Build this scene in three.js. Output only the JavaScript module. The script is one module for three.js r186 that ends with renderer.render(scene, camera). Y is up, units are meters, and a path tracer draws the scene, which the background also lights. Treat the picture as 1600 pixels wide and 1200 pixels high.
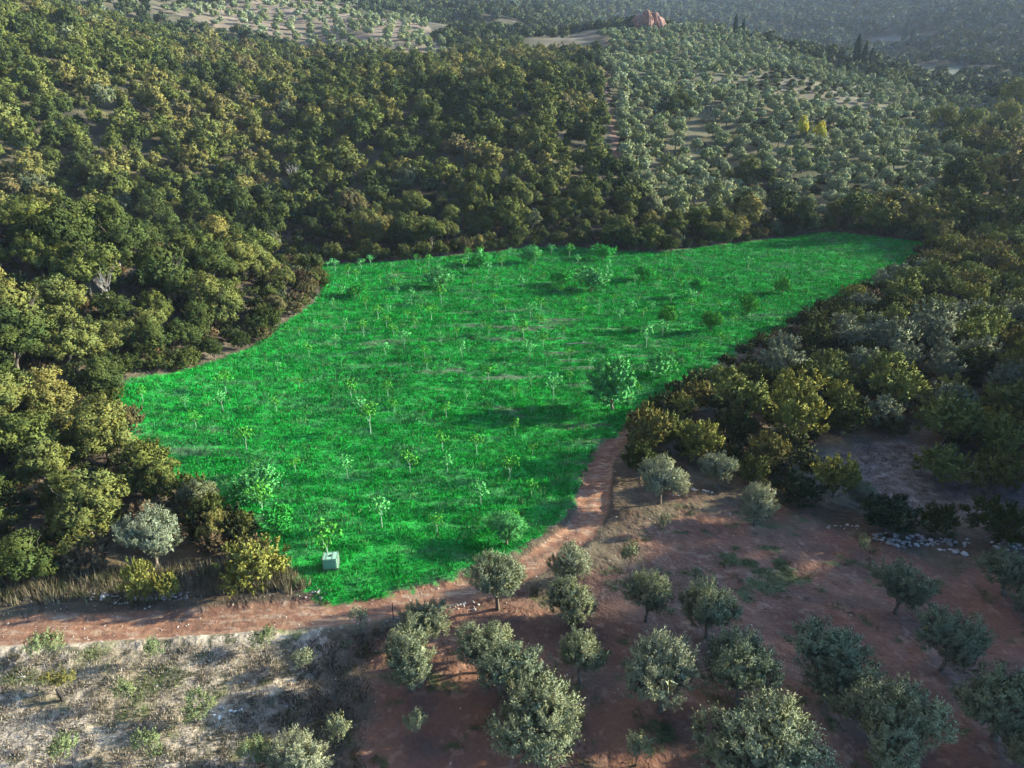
import * as THREE from 'three';
import { Sky } from 'three/addons/objects/Sky.js';
import { mergeGeometries, mergeVertices } from 'three/addons/utils/BufferGeometryUtils.js';

// ---------- camera, sky, sun, exposure ----------
const scene = new THREE.Scene();
const camera = new THREE.PerspectiveCamera(58.74, 4 / 3, 0.5, 6000);
camera.position.set(0, 30, 0);
camera.rotation.set(-23 * Math.PI / 180, 0, 0);
const SUN_EL = 19 * Math.PI / 180, SUN_AZ = 11 * Math.PI / 180;      // low sun from the right, a little ahead
const sunDir = new THREE.Vector3(Math.cos(SUN_EL) * Math.cos(SUN_AZ), Math.sin(SUN_EL), -Math.cos(SUN_EL) * Math.sin(SUN_AZ));
const sky = new Sky(); sky.name = 'sky'; sky.userData.kind = 'structure'; sky.scale.setScalar(20000);
Object.assign(sky.material.uniforms.turbidity, { value: 5 }); sky.material.uniforms.rayleigh.value = 0.85; sky.material.uniforms.mieCoefficient.value = 0.004;
sky.material.uniforms.sunPosition.value.copy(sunDir);
scene.add(sky);
scene.environmentIntensity = 0.29;
const sun = new THREE.DirectionalLight(new THREE.Color().setRGB(1, 0.84, 0.56), 5);
sun.position.copy(sunDir).multiplyScalar(600).add(new THREE.Vector3(0, 0, -150)); sun.target.position.set(0, 0, -150); scene.add(sun, sun.target); sun.name = 'sun';
sun.castShadow = true; sun.shadow.radius = 1.5; sun.shadow.mapSize.set(4096, 4096);
Object.assign(sun.shadow.camera, { left: -400, right: 400, top: 300, bottom: -300, near: 1, far: 1600 });
const renderer = new THREE.WebGLRenderer({ antialias: true });
renderer.shadowMap.enabled = true; renderer.toneMapping = THREE.LinearToneMapping; renderer.toneMappingExposure = 2.65;
scene.fog = new THREE.FogExp2(new THREE.Color().setRGB(0.55, 0.68, 0.88), 0.00013);

// ---------- noise ----------
function rng(seed) { let s = seed >>> 0; return () => { s = (s + 0x6D2B79F5) >>> 0; let t = s; t = Math.imul(t ^ (t >>> 15), t | 1); t ^= t + Math.imul(t ^ (t >>> 7), t | 61); return ((t ^ (t >>> 14)) >>> 0) / 4294967296; }; }
const NT = new Float32Array(65536); { const r0 = rng(77); for (let i = 0; i < 65536; i++) NT[i] = r0() * 2 - 1; }
function vnoise(x, y) {
  const xi = Math.floor(x), yi = Math.floor(y); let fx = x - xi, fy = y - yi;
  fx = fx * fx * (3 - 2 * fx); fy = fy * fy * (3 - 2 * fy);
  const a = (yi & 255) << 8, b = ((yi + 1) & 255) << 8, c = xi & 255, d = (xi + 1) & 255;
  const p = NT[a + c], q = NT[a + d], s = NT[b + c], t = NT[b + d];
  return (p + (q - p) * fx) * (1 - fy) + (s + (t - s) * fx) * fy;
}
function fbm(x, y, o = 4) { let v = 0, a = 0.5; for (let i = 0; i < o; i++) { v += a * vnoise(x, y); x = x * 2.03 + 17.3; y = y * 2.03 + 9.1; a *= 0.5; } return v; }
const sstep = (a, b, x) => { const t = Math.min(1, Math.max(0, (x - a) / (b - a))); return t * t * (3 - 2 * t); };
const mixf = (a, b, t) => a + (b - a) * t;
// ---------- lie of the land: ground heights by bearing and distance from the valley floor ----------
const TA = [-60, -42, -33, -20, -8, 0, 10, 20, 31, 40, 60];
const TR = [0, 30, 60, 90, 115, 140, 160, 200, 250, 310, 400, 500, 650, 850, 1100, 1500, 2200];
const TH = [
  [0, 0, 1, 4, 8, 8, 10, 22, 38, 50, 70, 85, 110, 140, 175, 230, 320],
  [0, 0, 1, 5, 12, 4, 3, 17, 38, 58, 75, 90, 115, 140, 175, 230, 320],
  [0, 0, 0, 4, 11, 2, 1, 16, 38, 53, 64, 86, 115, 140, 175, 230, 320],
  [0, 0, 0, 0, 2.5, -2, 0, 11, 28, 38, 46, 75, 104, 135, 165, 220, 310],
  [0, 0, 0, 0, 0, 0, 1, 12, 28, 38, 49, 68, 94, 127, 160, 215, 305],
  [0, 0, 0, 0, 0, 0, 3, 14, 30, 36, 47, 64, 87, 122, 160, 215, 305],
  [0, 0, 0, 0, 0, 0, 2, 8, 19, 30, 46, 70, 62, 80, 130, 200, 305],
  [0, 0, 0, 0, 0, 0, 0, 4, 14, 26, 42, 58, 46, 62, 115, 195, 305],
  [0, 0, 0, 0, 0, 0, 0, 5, 10, 15, 24, 32, 46, 70, 118, 195, 305],
  [0, 0, 0, 0, 0, 0, 0, 5, 9, 13, 22, 30, 45, 70, 118, 195, 305],
  [0, 0, 2, 5, 6, 6, 6, 8, 12, 15, 22, 30, 45, 70, 118, 195, 305]];
function seg(A, x) { let i = 0; while (i < A.length - 2 && x > A[i + 1]) i++; return i; }
function herm(A, get, x) {
  const n = A.length; x = Math.min(A[n - 1], Math.max(A[0], x)); const i = seg(A, x), w = A[i + 1] - A[i], t = (x - A[i]) / w;
  const p1 = get(i), p2 = get(i + 1), m1 = i > 0 ? (p2 - get(i - 1)) / (A[i + 1] - A[i - 1]) * w : p2 - p1, m2 = i < n - 2 ? (get(i + 2) - p1) / (A[i + 2] - A[i]) * w : p2 - p1;
  const t2 = t * t, t3 = t2 * t; return (2 * t3 - 3 * t2 + 1) * p1 + (t3 - 2 * t2 + t) * m1 + (-2 * t3 + 3 * t2) * p2 + (t3 - t2) * m2;
}
function land(x, z) {
  const r = Math.hypot(x, z); let az = Math.atan2(x, -z) * 180 / Math.PI; if (az > 60) az = 60; if (az < -60) az = -60;
  let h = herm(TA, (i) => herm(TR, (j) => TH[i][j], r), az);
  h += fbm(x / 70 + 3, z / 70, 4) * Math.min(14, Math.max(0, (r - 120) / 40)) * (1 - Math.exp(-(((x - 318) / 75) ** 2 + ((z + 565) / 75) ** 2)));
  h += fbm(x / 14, z / 14 + 40, 3) * 0.5 * sstep(28, 60, r);
  // unseen wooded rise right of the grove, added and shaped to shade it
  const dx = (x - 82) / 20, dz = (z + 42) / 25, q = dx * dx + dz * dz; h += 17.5 * Math.exp(-q * 1.1);
  return h;
}
// ---------- plan of the near ground (metres: x to the right, -z ahead) ----------
const FIELD = [[-43.8, -139.8], [-34.4, -134.5], [-20, -132.3], [-12.7, -134.9], [2.7, -142.5], [10.8, -143.4], [17.2, -140.9], [30.1, -139], [48.7, -148.3], [67, -156.2], [73.4, -157.7], [80.3, -150.8], [87.9, -145.2], [80.4, -134.9], [66.9, -120.8], [44.4, -99], [33.5, -86.7], [22.9, -75.5], [14.1, -65.1], [9.2, -58.3], [7.4, -56.9], [6.2, -53.3], [5, -49], [3.7, -45.2], [1.6, -42.2], [-1, -39.7], [-4.8, -37.6], [-8.4, -36.2], [-12, -35.4], [-14.2, -37.1], [-16.2, -39.5], [-18.5, -42.2], [-21.5, -45.2], [-26.6, -48.9], [-33.1, -54], [-36.4, -58.4], [-40.5, -64.6], [-40.8, -67.2], [-37.2, -70.5], [-35.4, -74.6], [-32.5, -81.4], [-31.3, -91], [-29.5, -101.2], [-29.8, -107], [-32.9, -117.6], [-38.5, -130.6]];
const TRACK = [[-60, -29], [-39, -31], [-30.6, -32], [-23.6, -32.8], [-16, -33.6], [-9.8, -34.2], [-4.2, -35.6], [-0.3, -37.4], [2.9, -40], [5.2, -42.6], [6.3, -45.4], [6.9, -49], [7.8, -53.4], [9.4, -56.6], [13, -60]];
const RED = [[-8.2, -31], [-7.6, -26], [-7, -20], [-6, 0], [90, 0], [90, -30], [60, -36], [34.6, -37.7], [29.4, -39.8], [25.6, -41.3], [22.4, -43.8], [17.5, -45.1], [12.7, -46.1], [11, -45], [9.4, -42.5], [6.5, -38.8], [2.5, -35.8], [-5, -33.5]];
const GREY = [[25.5, -48], [27.8, -53.5], [32.2, -57], [37, -55.5], [45, -50], [55, -47], [55, -41], [38.2, -42.9], [34.5, -44.5], [30.3, -45.7]];
function inPoly(P, x, z) { let c = false; for (let i = 0, j = P.length - 1; i < P.length; j = i++) { const [xi, zi] = P[i], [xj, zj] = P[j]; if ((zi > z) !== (zj > z) && x < (xj - xi) * (z - zi) / (zj - zi) + xi) c = !c; } return c; }
function dLine(P, x, z, closed) {
  let best = 1e9, n = P.length; for (let i = closed ? 0 : 1; i < n; i++) { const [ax, az] = P[(i + n - 1) % n], [bx, bz] = P[i], ux = bx - ax, uz = bz - az; const t = Math.min(1, Math.max(0, ((x - ax) * ux + (z - az) * uz) / (ux * ux + uz * uz))); const d = Math.hypot(ax + ux * t - x, az + uz * t - z); if (d < best) best = d; } return best;
}
function distanceGrid(P, closed) {                          // signed distance to an outline, sampled every 0.4 m
  const X0 = -115, Z0 = -185, S = 0.4, w = 600, h = 500, D = new Float32Array(w * h);
  const exact = (x, z) => { const d = dLine(P, x, z, closed); return closed && inPoly(P, x, z) ? -d : d; };
  for (let j = 0; j < h; j++) for (let i = 0; i < w; i++) D[j * w + i] = exact(X0 + i * S, Z0 + j * S);
  return (x, z) => {
    const u = (x - X0) / S, v = (z - Z0) / S, i = Math.floor(u), j = Math.floor(v); if (i < 0 || j < 0 || i >= w - 1 || j >= h - 1) return exact(x, z);
    const a = u - i, b = v - j, k = j * w + i; return (D[k] * (1 - a) + D[k + 1] * a) * (1 - b) + (D[k + w] * (1 - a) + D[k + w + 1] * a) * b;
  };
}
const dField = distanceGrid(FIELD, true), dRed = distanceGrid(RED, true), dGrey = distanceGrid(GREY, true), dTrack = distanceGrid(TRACK, false);
const furrow = (x, z) => Math.sin(z * 4.4 + fbm(x / 9, z / 9, 3) * 7);                       // drilled rows running across the field
const bareField = (x, z) => sstep(0.14, 0.30, fbm(x / 7 + 31, z / 1.3 + 5, 4)) * sstep(-0.1, 0.25, fbm(x / 26 + 7, z / 18, 3) + 0.1);
function relief(x, z) {
  const dt = dTrack(x, z); let y = 0;
  const onT = 1 - sstep(0.95, 1.5, dt);
  y -= onT * 0.16; y -= onT * 0.07 * Math.exp(-(((dt - 0.65) / 0.28) ** 2)); y += 0.16 * Math.exp(-(((dt - 1.7) / 0.4) ** 2)) * (0.7 + vnoise(x / 1.5, z / 1.5));
  const df = dField(x, z);
  if (df < 0.5) { const k = sstep(0.5, -1.5, df); y += k * (furrow(x, z) * 0.07 + fbm(x / 3.2 + 9, z / 0.75, 4) * 0.18 + fbm(x / 0.9, z / 0.6, 3) * 0.1); }
  else { y += (1 - onT) * (fbm(x / 1.1 + 2, z / 1.1, 4) * 0.20 + fbm(x / 5, z / 5 + 3, 2) * 0.3) + onT * fbm(x / 0.6, z / 0.6, 3) * 0.06; }
  const rd = dRed(x, z); if (rd < 0) y += sstep(0, -1.5, rd) * (1 - onT) * 0.045 * Math.sin((Math.hypot(x - 8, z + 52) + fbm(x / 4, z / 4, 3) * 2.2) * 5.2) * sstep(-0.25, 0.2, fbm(x / 6 + 12, z / 6, 2) + 0.1);   // curving harrow marks
  return y;
}
const groundY = (x, z) => land(x, z) + relief(x, z);

// ---------- colours of the ground (linear base colours) ----------
const G = { out: [0, 0, 0] };
const lerp3 = (a, b, t) => [a[0] + (b[0] - a[0]) * t, a[1] + (b[1] - a[1]) * t, a[2] + (b[2] - a[2]) * t];
function groundColor(x, z) {
  const n1 = fbm(x / 3 + 11, z / 3, 4), n2 = fbm(x / 0.5, z / 0.5 + 60, 4), n3 = fbm(x / 11 + 90, z / 11, 3), n4 = vnoise(x * 7, z * 7);
  const df = dField(x, z), dt = dTrack(x, z), dr = dRed(x, z) + n1 * 4, dg = dGrey(x, z) + n1 * 3;
  // woodland litter
  let c = lerp3([0.085, 0.062, 0.040], [0.13, 0.105, 0.065], sstep(-0.3, 0.5, n1 + n2 * 0.6));
  if (z > -33.4 - Math.min(0, x + 10) * 0.1 + n1 * 0.6) {                       // pale dry grass and stones south of the track
    let d = lerp3([0.46, 0.40, 0.31], [0.30, 0.25, 0.17], sstep(-0.35, 0.35, n1 + n2 * 0.5));
    d = lerp3(d, [0.10, 0.10, 0.06], sstep(0.08, 0.32, n2 + n3 * 0.35) * 0.85);                       // dead dark stalks
    d = lerp3(d, [0.13, 0.16, 0.05], sstep(0.15, 0.38, fbm(x / 2.2 + 50, z / 2.2, 4)) * 0.6);         // weeds
    d = lerp3(d, [0.09, 0.075, 0.055], sstep(-15.5, -11.5, x + n1 * 5 + (z + 28) * 0.25) * 0.78);      // darker ground towards the trees
    c = d;
  }
  let red = lerp3([0.21, 0.11, 0.075], [0.145, 0.078, 0.056], sstep(-0.3, 0.4, n1 + n2 * 0.5));
  red = lerp3(red, [0.13, 0.085, 0.065], sstep(0.05, 0.4, fbm(x / 5 + 20, z / 2.2, 4)) * 0.7);
  red = lerp3(red, [0.05, 0.09, 0.03], sstep(0.04, 0.3, fbm(x / 1.1 + 70, z / 0.9, 4) * 0.7 + 0.30 * Math.exp(-(((x - 18) / 4) ** 2 + ((z + 37.5) / 3.2) ** 2)) + 0.32 * Math.exp(-(((x - 8.8) / 1.8) ** 2 + ((z + 25) / 1.4) ** 2)) + 0.26 * Math.exp(-(((x - 8.6) / 1.4) ** 2 + ((z + 43) / 1.6) ** 2)) + 0.26 * Math.exp(-(((x - 19) / 4) ** 2 + ((z + 43.6) / 1) ** 2)) - 0.12) * 0.85);
  red = lerp3(red, [0.34, 0.22, 0.16], sstep(0.26, 0.4, n2) * 0.4);
  c = lerp3(c, red, sstep(1.2, -1.2, dr));
  c = lerp3(c, lerp3([0.15, 0.125, 0.115], [0.23, 0.20, 0.18], sstep(-0.3, 0.3, n2 + n1 * 0.4)), sstep(1, -1, dg) * 0.9);
  if (dt < 3) {
    let t = lerp3([0.32, 0.18, 0.11], [0.24, 0.12, 0.075], sstep(-0.3, 0.3, n2 + n1 * 0.4));
    t = lerp3(t, [0.38, 0.28, 0.20], sstep(0.05, 0.3, fbm(x / 0.7, z / 0.22 + 33, 4)) * 0.7); t = lerp3(t, [0.20, 0.10, 0.065], sstep(0.1, 0.3, fbm(x / 1.5 + 4, z / 0.3 + 3, 4)) * 0.8);
    t = lerp3(t, [0.16, 0.08, 0.055], 0.5 * sstep(0.5, 0.1, Math.abs(dt - 0.65)) * sstep(-0.2, 0.3, fbm(x / 4, z / 4 + 8, 2)));
    c = lerp3(c, t, sstep(1.35, 1.0, dt + n1 * 0.4));
  }
  if (df < 1.4) {
    const g1 = fbm(x / 4 + 3, z / 0.9, 4), g2 = fbm(x / 0.7, z / 0.3, 3);
    let f = lerp3([0.010, 0.36, 0.036], [0.007, 0.25, 0.03], sstep(-0.3, 0.35, g1 + g2 * 0.4));
    f = lerp3(f, [0.06, 0.27, 0.08], sstep(0.12, 0.4, fbm(x / 5 + 60, z / 1.6, 4)) * 0.6);
    f = lerp3(f, [0.085, 0.075, 0.06], bareField(x, z) * 0.7);
    c = lerp3(c, f, sstep(0.9, 0.3, df + n2 * 0.8));
  }
  const s = 1 + n4 * 0.13 + n2 * 0.15; return [c[0] * s, c[1] * s, c[2] * s];
}
const toS = (v) => { v = Math.min(1, Math.max(0, v)); return Math.round(255 * (v <= 0.0031308 ? v * 12.92 : 1.055 * v ** (1 / 2.4) - 0.055)); };
function planTexture([x0, x1, z0, z1], w, h, fn) {
  const d = new Uint8Array(w * h * 4);
  for (let j = 0; j < h; j++) for (let i = 0; i < w; i++) { const c = fn(x0 + (i + 0.5) / w * (x1 - x0), z0 + (j + 0.5) / h * (z1 - z0)), k = (j * w + i) * 4; d[k] = toS(c[0]); d[k + 1] = toS(c[1]); d[k + 2] = toS(c[2]); d[k + 3] = 255; }
  const t = new THREE.DataTexture(d, w, h, THREE.RGBAFormat); t.colorSpace = THREE.SRGBColorSpace; t.magFilter = THREE.LinearFilter; t.minFilter = THREE.LinearMipmapLinearFilter; t.generateMipmaps = true; t.needsUpdate = true; return t;
}
function clodTexture(n, per) {                             // tiling height noise for clods and litter
  const d = new Uint8Array(n * n * 4), w = (i, p) => ((i % p) + p) % p, h = (x, y, p, s) => { const xi = Math.floor(x), yi = Math.floor(y); let fx = x - xi, fy = y - yi; fx = fx * fx * (3 - 2 * fx); fy = fy * fy * (3 - 2 * fy); const q = (i, j) => NT[((w(j, p) + s) & 255) * 256 + ((w(i, p) + s * 7) & 255)]; return mixf(mixf(q(xi, yi), q(xi + 1, yi), fx), mixf(q(xi, yi + 1), q(xi + 1, yi + 1), fx), fy); };
  for (let j = 0; j < n; j++) for (let i = 0; i < n; i++) { let v = 0, a = 0.5, p = per; for (let o = 0; o < 4; o++) { v += a * h(i / n * p, j / n * p, p, o * 31 + 3); a *= 0.6; p *= 2; } const b = Math.round(255 * Math.min(1, Math.max(0, 0.5 + v * 0.6))), k = (j * n + i) * 4; d[k] = d[k + 1] = d[k + 2] = b; d[k + 3] = 255; }
  const t = new THREE.DataTexture(d, n, n); t.wrapS = t.wrapT = THREE.RepeatWrapping; t.magFilter = THREE.LinearFilter; t.needsUpdate = true; return t;
}
const CLODS = clodTexture(512, 14);
function shade(o) { o.traverse((m) => { if (m.isMesh) { m.castShadow = true; m.receiveShadow = true; } }); return o; }
function struct(name, geo, mat) { const m = new THREE.Mesh(geo, mat); m.name = name; m.userData.kind = 'structure'; scene.add(shade(m)); return m; }

// ---------- near ground: one grid, cut into ground, track, field and woodland floor ----------
const NX0 = -92, NX1 = 104, NZ0 = -162, NZ1 = 2, CELL = 0.34;
{
  const nx = Math.round((NX1 - NX0) / CELL), nz = Math.round((NZ1 - NZ0) / CELL), P = new Float32Array((nx + 1) * (nz + 1) * 3), kind = new Uint8Array((nx + 1) * (nz + 1));
  for (let j = 0; j <= nz; j++) for (let i = 0; i <= nx; i++) {
    const x = NX0 + i * CELL, z = NZ0 + j * CELL, k = j * (nx + 1) + i; P[k * 3] = x; P[k * 3 + 1] = groundY(x, z); P[k * 3 + 2] = z;
    kind[k] = dField(x, z) < 0 ? 2 : dTrack(x, z) < 1.3 ? 1 : z > -62 && x > -48 && x < 56 ? 0 : 3;
  }
  const ext = [[-48, 56, -62, 2], [-48, 56, -62, 2], [-46, 90, -159, -34], [NX0, NX1, NZ0, NZ1]];
  const idx = [[], [], [], []];
  for (let j = 0; j < nz; j++) for (let i = 0; i < nx; i++) { const a = j * (nx + 1) + i, b = a + 1, c = a + nx + 1, d = c + 1; idx[kind[a]].push(a, c, b, b, c, d); }
  const all = new THREE.BufferGeometry(); all.setAttribute('position', new THREE.BufferAttribute(P, 3)); all.setIndex(idx.flat()); all.computeVertexNormals(); const N = all.attributes.normal.array;
  const t0 = planTexture(ext[0], 2048, 1260, groundColor), t2 = planTexture(ext[2], 2048, 1880, groundColor), t3 = planTexture(ext[3], 800, 680, groundColor);
  const names = ['ground', 'dirt_track', 'field', 'woodland_floor'], maps = [t0, t0, t2, t3];
  for (let q = 0; q < 4; q++) {
    const remap = new Map(), p = [], n = [], uv = [], id = [], e = ext[q];
    for (const k of idx[q]) { let m = remap.get(k); if (m === undefined) { m = p.length / 3; remap.set(k, m); p.push(P[k * 3], P[k * 3 + 1], P[k * 3 + 2]); n.push(N[k * 3], N[k * 3 + 1], N[k * 3 + 2]); uv.push((P[k * 3] - e[0]) / (e[1] - e[0]), (P[k * 3 + 2] - e[2]) / (e[3] - e[2])); } id.push(m); }
    const g = new THREE.BufferGeometry(); g.setAttribute('position', new THREE.Float32BufferAttribute(p, 3)); g.setAttribute('normal', new THREE.Float32BufferAttribute(n, 3)); g.setAttribute('uv', new THREE.Float32BufferAttribute(uv, 2)); g.setIndex(id);
    const bump = CLODS.clone(); bump.repeat.set((e[1] - e[0]) / 6.3, (e[3] - e[2]) / 6.3); bump.needsUpdate = true;
    struct(names[q], g, new THREE.MeshStandardMaterial({ map: maps[q], roughness: 0.97, bumpMap: bump, bumpScale: q === 1 ? 0.05 : 0.11 }));
  }
}
// ---------- the hills ----------
const GROVE_A = [[-215, -445], [-172, -575], [-119, -605], [-55, -500], [-26, -380], [-40, -330], [-80, -380], [-135, -432]];
const GROVE_B = [[36.8, -345], [55, -470], [90, -500], [150, -485], [175, -420], [195, -372], [180, -300], [140, -232], [112, -184], [98, -168], [64.9, -168], [34, -158], [31, -205], [34, -260]];
const inGroveA = (x, z) => inPoly(GROVE_A, x, z), inGroveB = (x, z) => inPoly(GROVE_B, x, z);
const SPARSE = (x, z) => Math.exp(-(((x - 128) / 34) ** 2 + ((z + 330) / 30) ** 2));
const pathB = (x, z) => dLine([[30, -205], [32, -222], [33.5, -251], [38, -300], [44, -345]], x, z, false);
const clearing = (x, z) => ((x - 318) / 42) ** 2 + ((z + 565) / 46) ** 2 < 1 || ((x - 440) / 45) ** 2 + ((z + 880) / 38) ** 2 < 1 || ((x - 30) / 26) ** 2 + ((z + 440) / 32) ** 2 < 1;
function hillColor(x, z) {
  const n = fbm(x / 18, z / 18, 4), n2 = fbm(x / 5, z / 5 + 9, 4);
  let c = lerp3([0.06, 0.055, 0.03], [0.11, 0.095, 0.05], sstep(-0.3, 0.3, n2));
  if (inGroveA(x, z)) c = lerp3([0.25, 0.19, 0.14], [0.18, 0.145, 0.095], sstep(-0.3, 0.3, n + n2 * 0.5));
  else if (inGroveB(x, z)) { c = lerp3([0.085, 0.095, 0.038], [0.13, 0.115, 0.055], sstep(-0.3, 0.3, n + n2 * 0.6)); c = lerp3(c, [0.19, 0.15, 0.095], Math.min(1, SPARSE(x, z) * 0.6)); }
  if (((x - 318) / 42) ** 2 + ((z + 565) / 46) ** 2 < 1) c = [0.06, 0.085, 0.045];
  if (((x - 440) / 45) ** 2 + ((z + 880) / 38) ** 2 < 1) c = [0.10, 0.095, 0.07];
  if (((x - 30) / 30) ** 2 + ((z + 440) / 36) ** 2 < 1) c = lerp3([0.19, 0.155, 0.10], [0.13, 0.12, 0.07], sstep(-0.2, 0.3, n2));
  const dp = pathB(x, z); if (dp < 1.3) c = [0.19, 0.115, 0.08];
  const s = 1 + n2 * 0.3; return [c[0] * s, c[1] * s, c[2] * s];
}
const inNear = (x, z) => Math.min(x - NX0, NX1 - x, z - NZ0, NZ1 - z);
const hillY = (x, z) => land(x, z) - (inNear(x, z) > -0.5 ? 0.25 + 0.8 * sstep(0, 5, inNear(x, z)) : 0);
{
  const na = 560, nr = 420, p = [], uv = [], id = [], e = [-900, 900, -1800, -60];
  for (let j = 0; j <= nr; j++) { const r = 70 * Math.pow(2400 / 70, j / nr); for (let i = 0; i <= na; i++) { const a = (-95 + 190 * i / na) * Math.PI / 180, x = Math.sin(a) * r, z = -Math.cos(a) * r; p.push(x, hillY(x, z), z); uv.push((x - e[0]) / (e[1] - e[0]), (z - e[2]) / (e[3] - e[2])); } }
  for (let j = 0; j < nr; j++) for (let i = 0; i < na; i++) { const a = j * (na + 1) + i, b = a + 1, c = a + na + 1, d = c + 1; id.push(a, b, c, b, d, c); }
  const g = new THREE.BufferGeometry(); g.setAttribute('position', new THREE.Float32BufferAttribute(p, 3)); g.setAttribute('uv', new THREE.Float32BufferAttribute(uv, 2)); g.setIndex(id); g.computeVertexNormals();
  struct('hillside', g, new THREE.MeshStandardMaterial({ map: planTexture(e, 1800, 1740, hillColor), roughness: 1 }));
}
const standY = (x, z) => (inNear(x, z) > 0 ? groundY(x, z) : land(x, z));
// ---------- foliage and wood ----------
const V = (x, y, z) => new THREE.Vector3(x, y, z);
class Leaves {                                              // leaf-sized faces with a normal that follows the clump they grow on
  constructor(seed) { this.p = []; this.n = []; this.c = []; this.r = rng(seed); }
  leaf(o, dir, len, wid, out, tone, kite) {
    const r = this.r, rnd = V(r() - 0.5, r() - 0.5, r() - 0.5), side = V().crossVectors(dir, rnd).normalize().multiplyScalar(wid * 0.5), tip = o.clone().addScaledVector(dir, len);
    let f = V().crossVectors(side, dir).normalize(); if (f.dot(out) < 0) { side.negate(); f.negate(); }
    const nn = f.multiplyScalar(0.55).addScaledVector(out, 0.8).normalize();
    const put = (a, b, c) => { for (const q of [a, b, c]) { this.p.push(q.x, q.y, q.z); this.n.push(nn.x, nn.y, nn.z); this.c.push(tone[0], tone[1], tone[2]); } };
    if (kite) { const mid = o.clone().addScaledVector(dir, len * 0.45), l = mid.clone().sub(side), q = mid.clone().add(side); put(o, q, l); put(q, tip, l); }
    else put(o.clone().sub(side), o.clone().add(side), tip);
  }
  build() { const g = new THREE.BufferGeometry(); g.setAttribute('position', new THREE.Float32BufferAttribute(this.p, 3)); g.setAttribute('normal', new THREE.Float32BufferAttribute(this.n, 3)); g.setAttribute('color', new THREE.Float32BufferAttribute(this.c, 3)); return g; }
}
function sphereDir(r, up = -1) { const y = up + (1 - up) * r(), a = r() * 6.2832, s = Math.sqrt(Math.max(0, 1 - y * y)); return V(Math.cos(a) * s, y, Math.sin(a) * s); }
const toneOf = (r, v = 0.3, hue = 0.12) => { const k = 1 - v / 2 + v * r(), h = (r() - 0.5) * hue; return [k * (1 + h), k, k * (1 - h)]; };
// broadleaf crown: leafy clumps over an uneven dome
function oakCrown(seed, o) {
  const L = new Leaves(seed), r = L.r, lobes = [], nl = o.lobes || 7;
  for (let i = 0; i < nl; i++) { const a = i / nl * 6.28 + r() * 1.2, q = o.R * (0.30 + 0.30 * r()); lobes.push([V(Math.cos(a) * q, o.H * (0.33 + 0.36 * r()), Math.sin(a) * q), o.R * (0.36 + 0.20 * r())]); }
  lobes.push([V((r() - 0.5) * o.R * 0.3, o.H * (0.70 + 0.08 * r()), (r() - 0.5) * o.R * 0.3), o.R * (0.42 + 0.12 * r())]);
  for (const [c, lr] of lobes) {
    const lt = toneOf(r, 0.22, 0.14);
    const k = Math.round(o.clumps / lobes.length);
    for (let i = 0; i < k; i++) {
      const d = sphereDir(r, -0.55), cc = c.clone().addScaledVector(V(d.x, d.y * (o.flat || 0.95), d.z), lr * (0.72 + 0.34 * r())), cr = lr * (0.20 + 0.18 * r()), t0 = toneOf(r, 0.25, 0.12);
      if (cc.y < 0.15) continue;
      for (let j = 0; j < o.leaves; j++) {
        const e = sphereDir(r).multiplyScalar(0.75).add(d.clone().multiplyScalar(0.55)).normalize(), p = cc.clone().addScaledVector(e, cr * (0.5 + 0.65 * r())), t = toneOf(r, 0.25, 0.1);
        const dir = sphereDir(r).multiplyScalar(0.8).addScaledVector(e, 0.5).normalize();
        L.leaf(p, dir, o.len * (0.7 + 0.6 * r()), o.len * (0.55 + 0.3 * r()), e.multiplyScalar(0.6).addScaledVector(d, 0.5).normalize(), [lt[0] * t0[0] * t[0], lt[1] * t0[1] * t[1], lt[2] * t0[2] * t[2]], o.kite);
      }
    }
    for (let j = 0; j < o.leaves * 2.5; j++) { const e = sphereDir(r), p = c.clone().addScaledVector(e, lr * 0.62 * Math.cbrt(r())); L.leaf(p, sphereDir(r), o.len * 1.9, o.len * 1.6, e, lt); }
  }
  return L.build();
}
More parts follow.
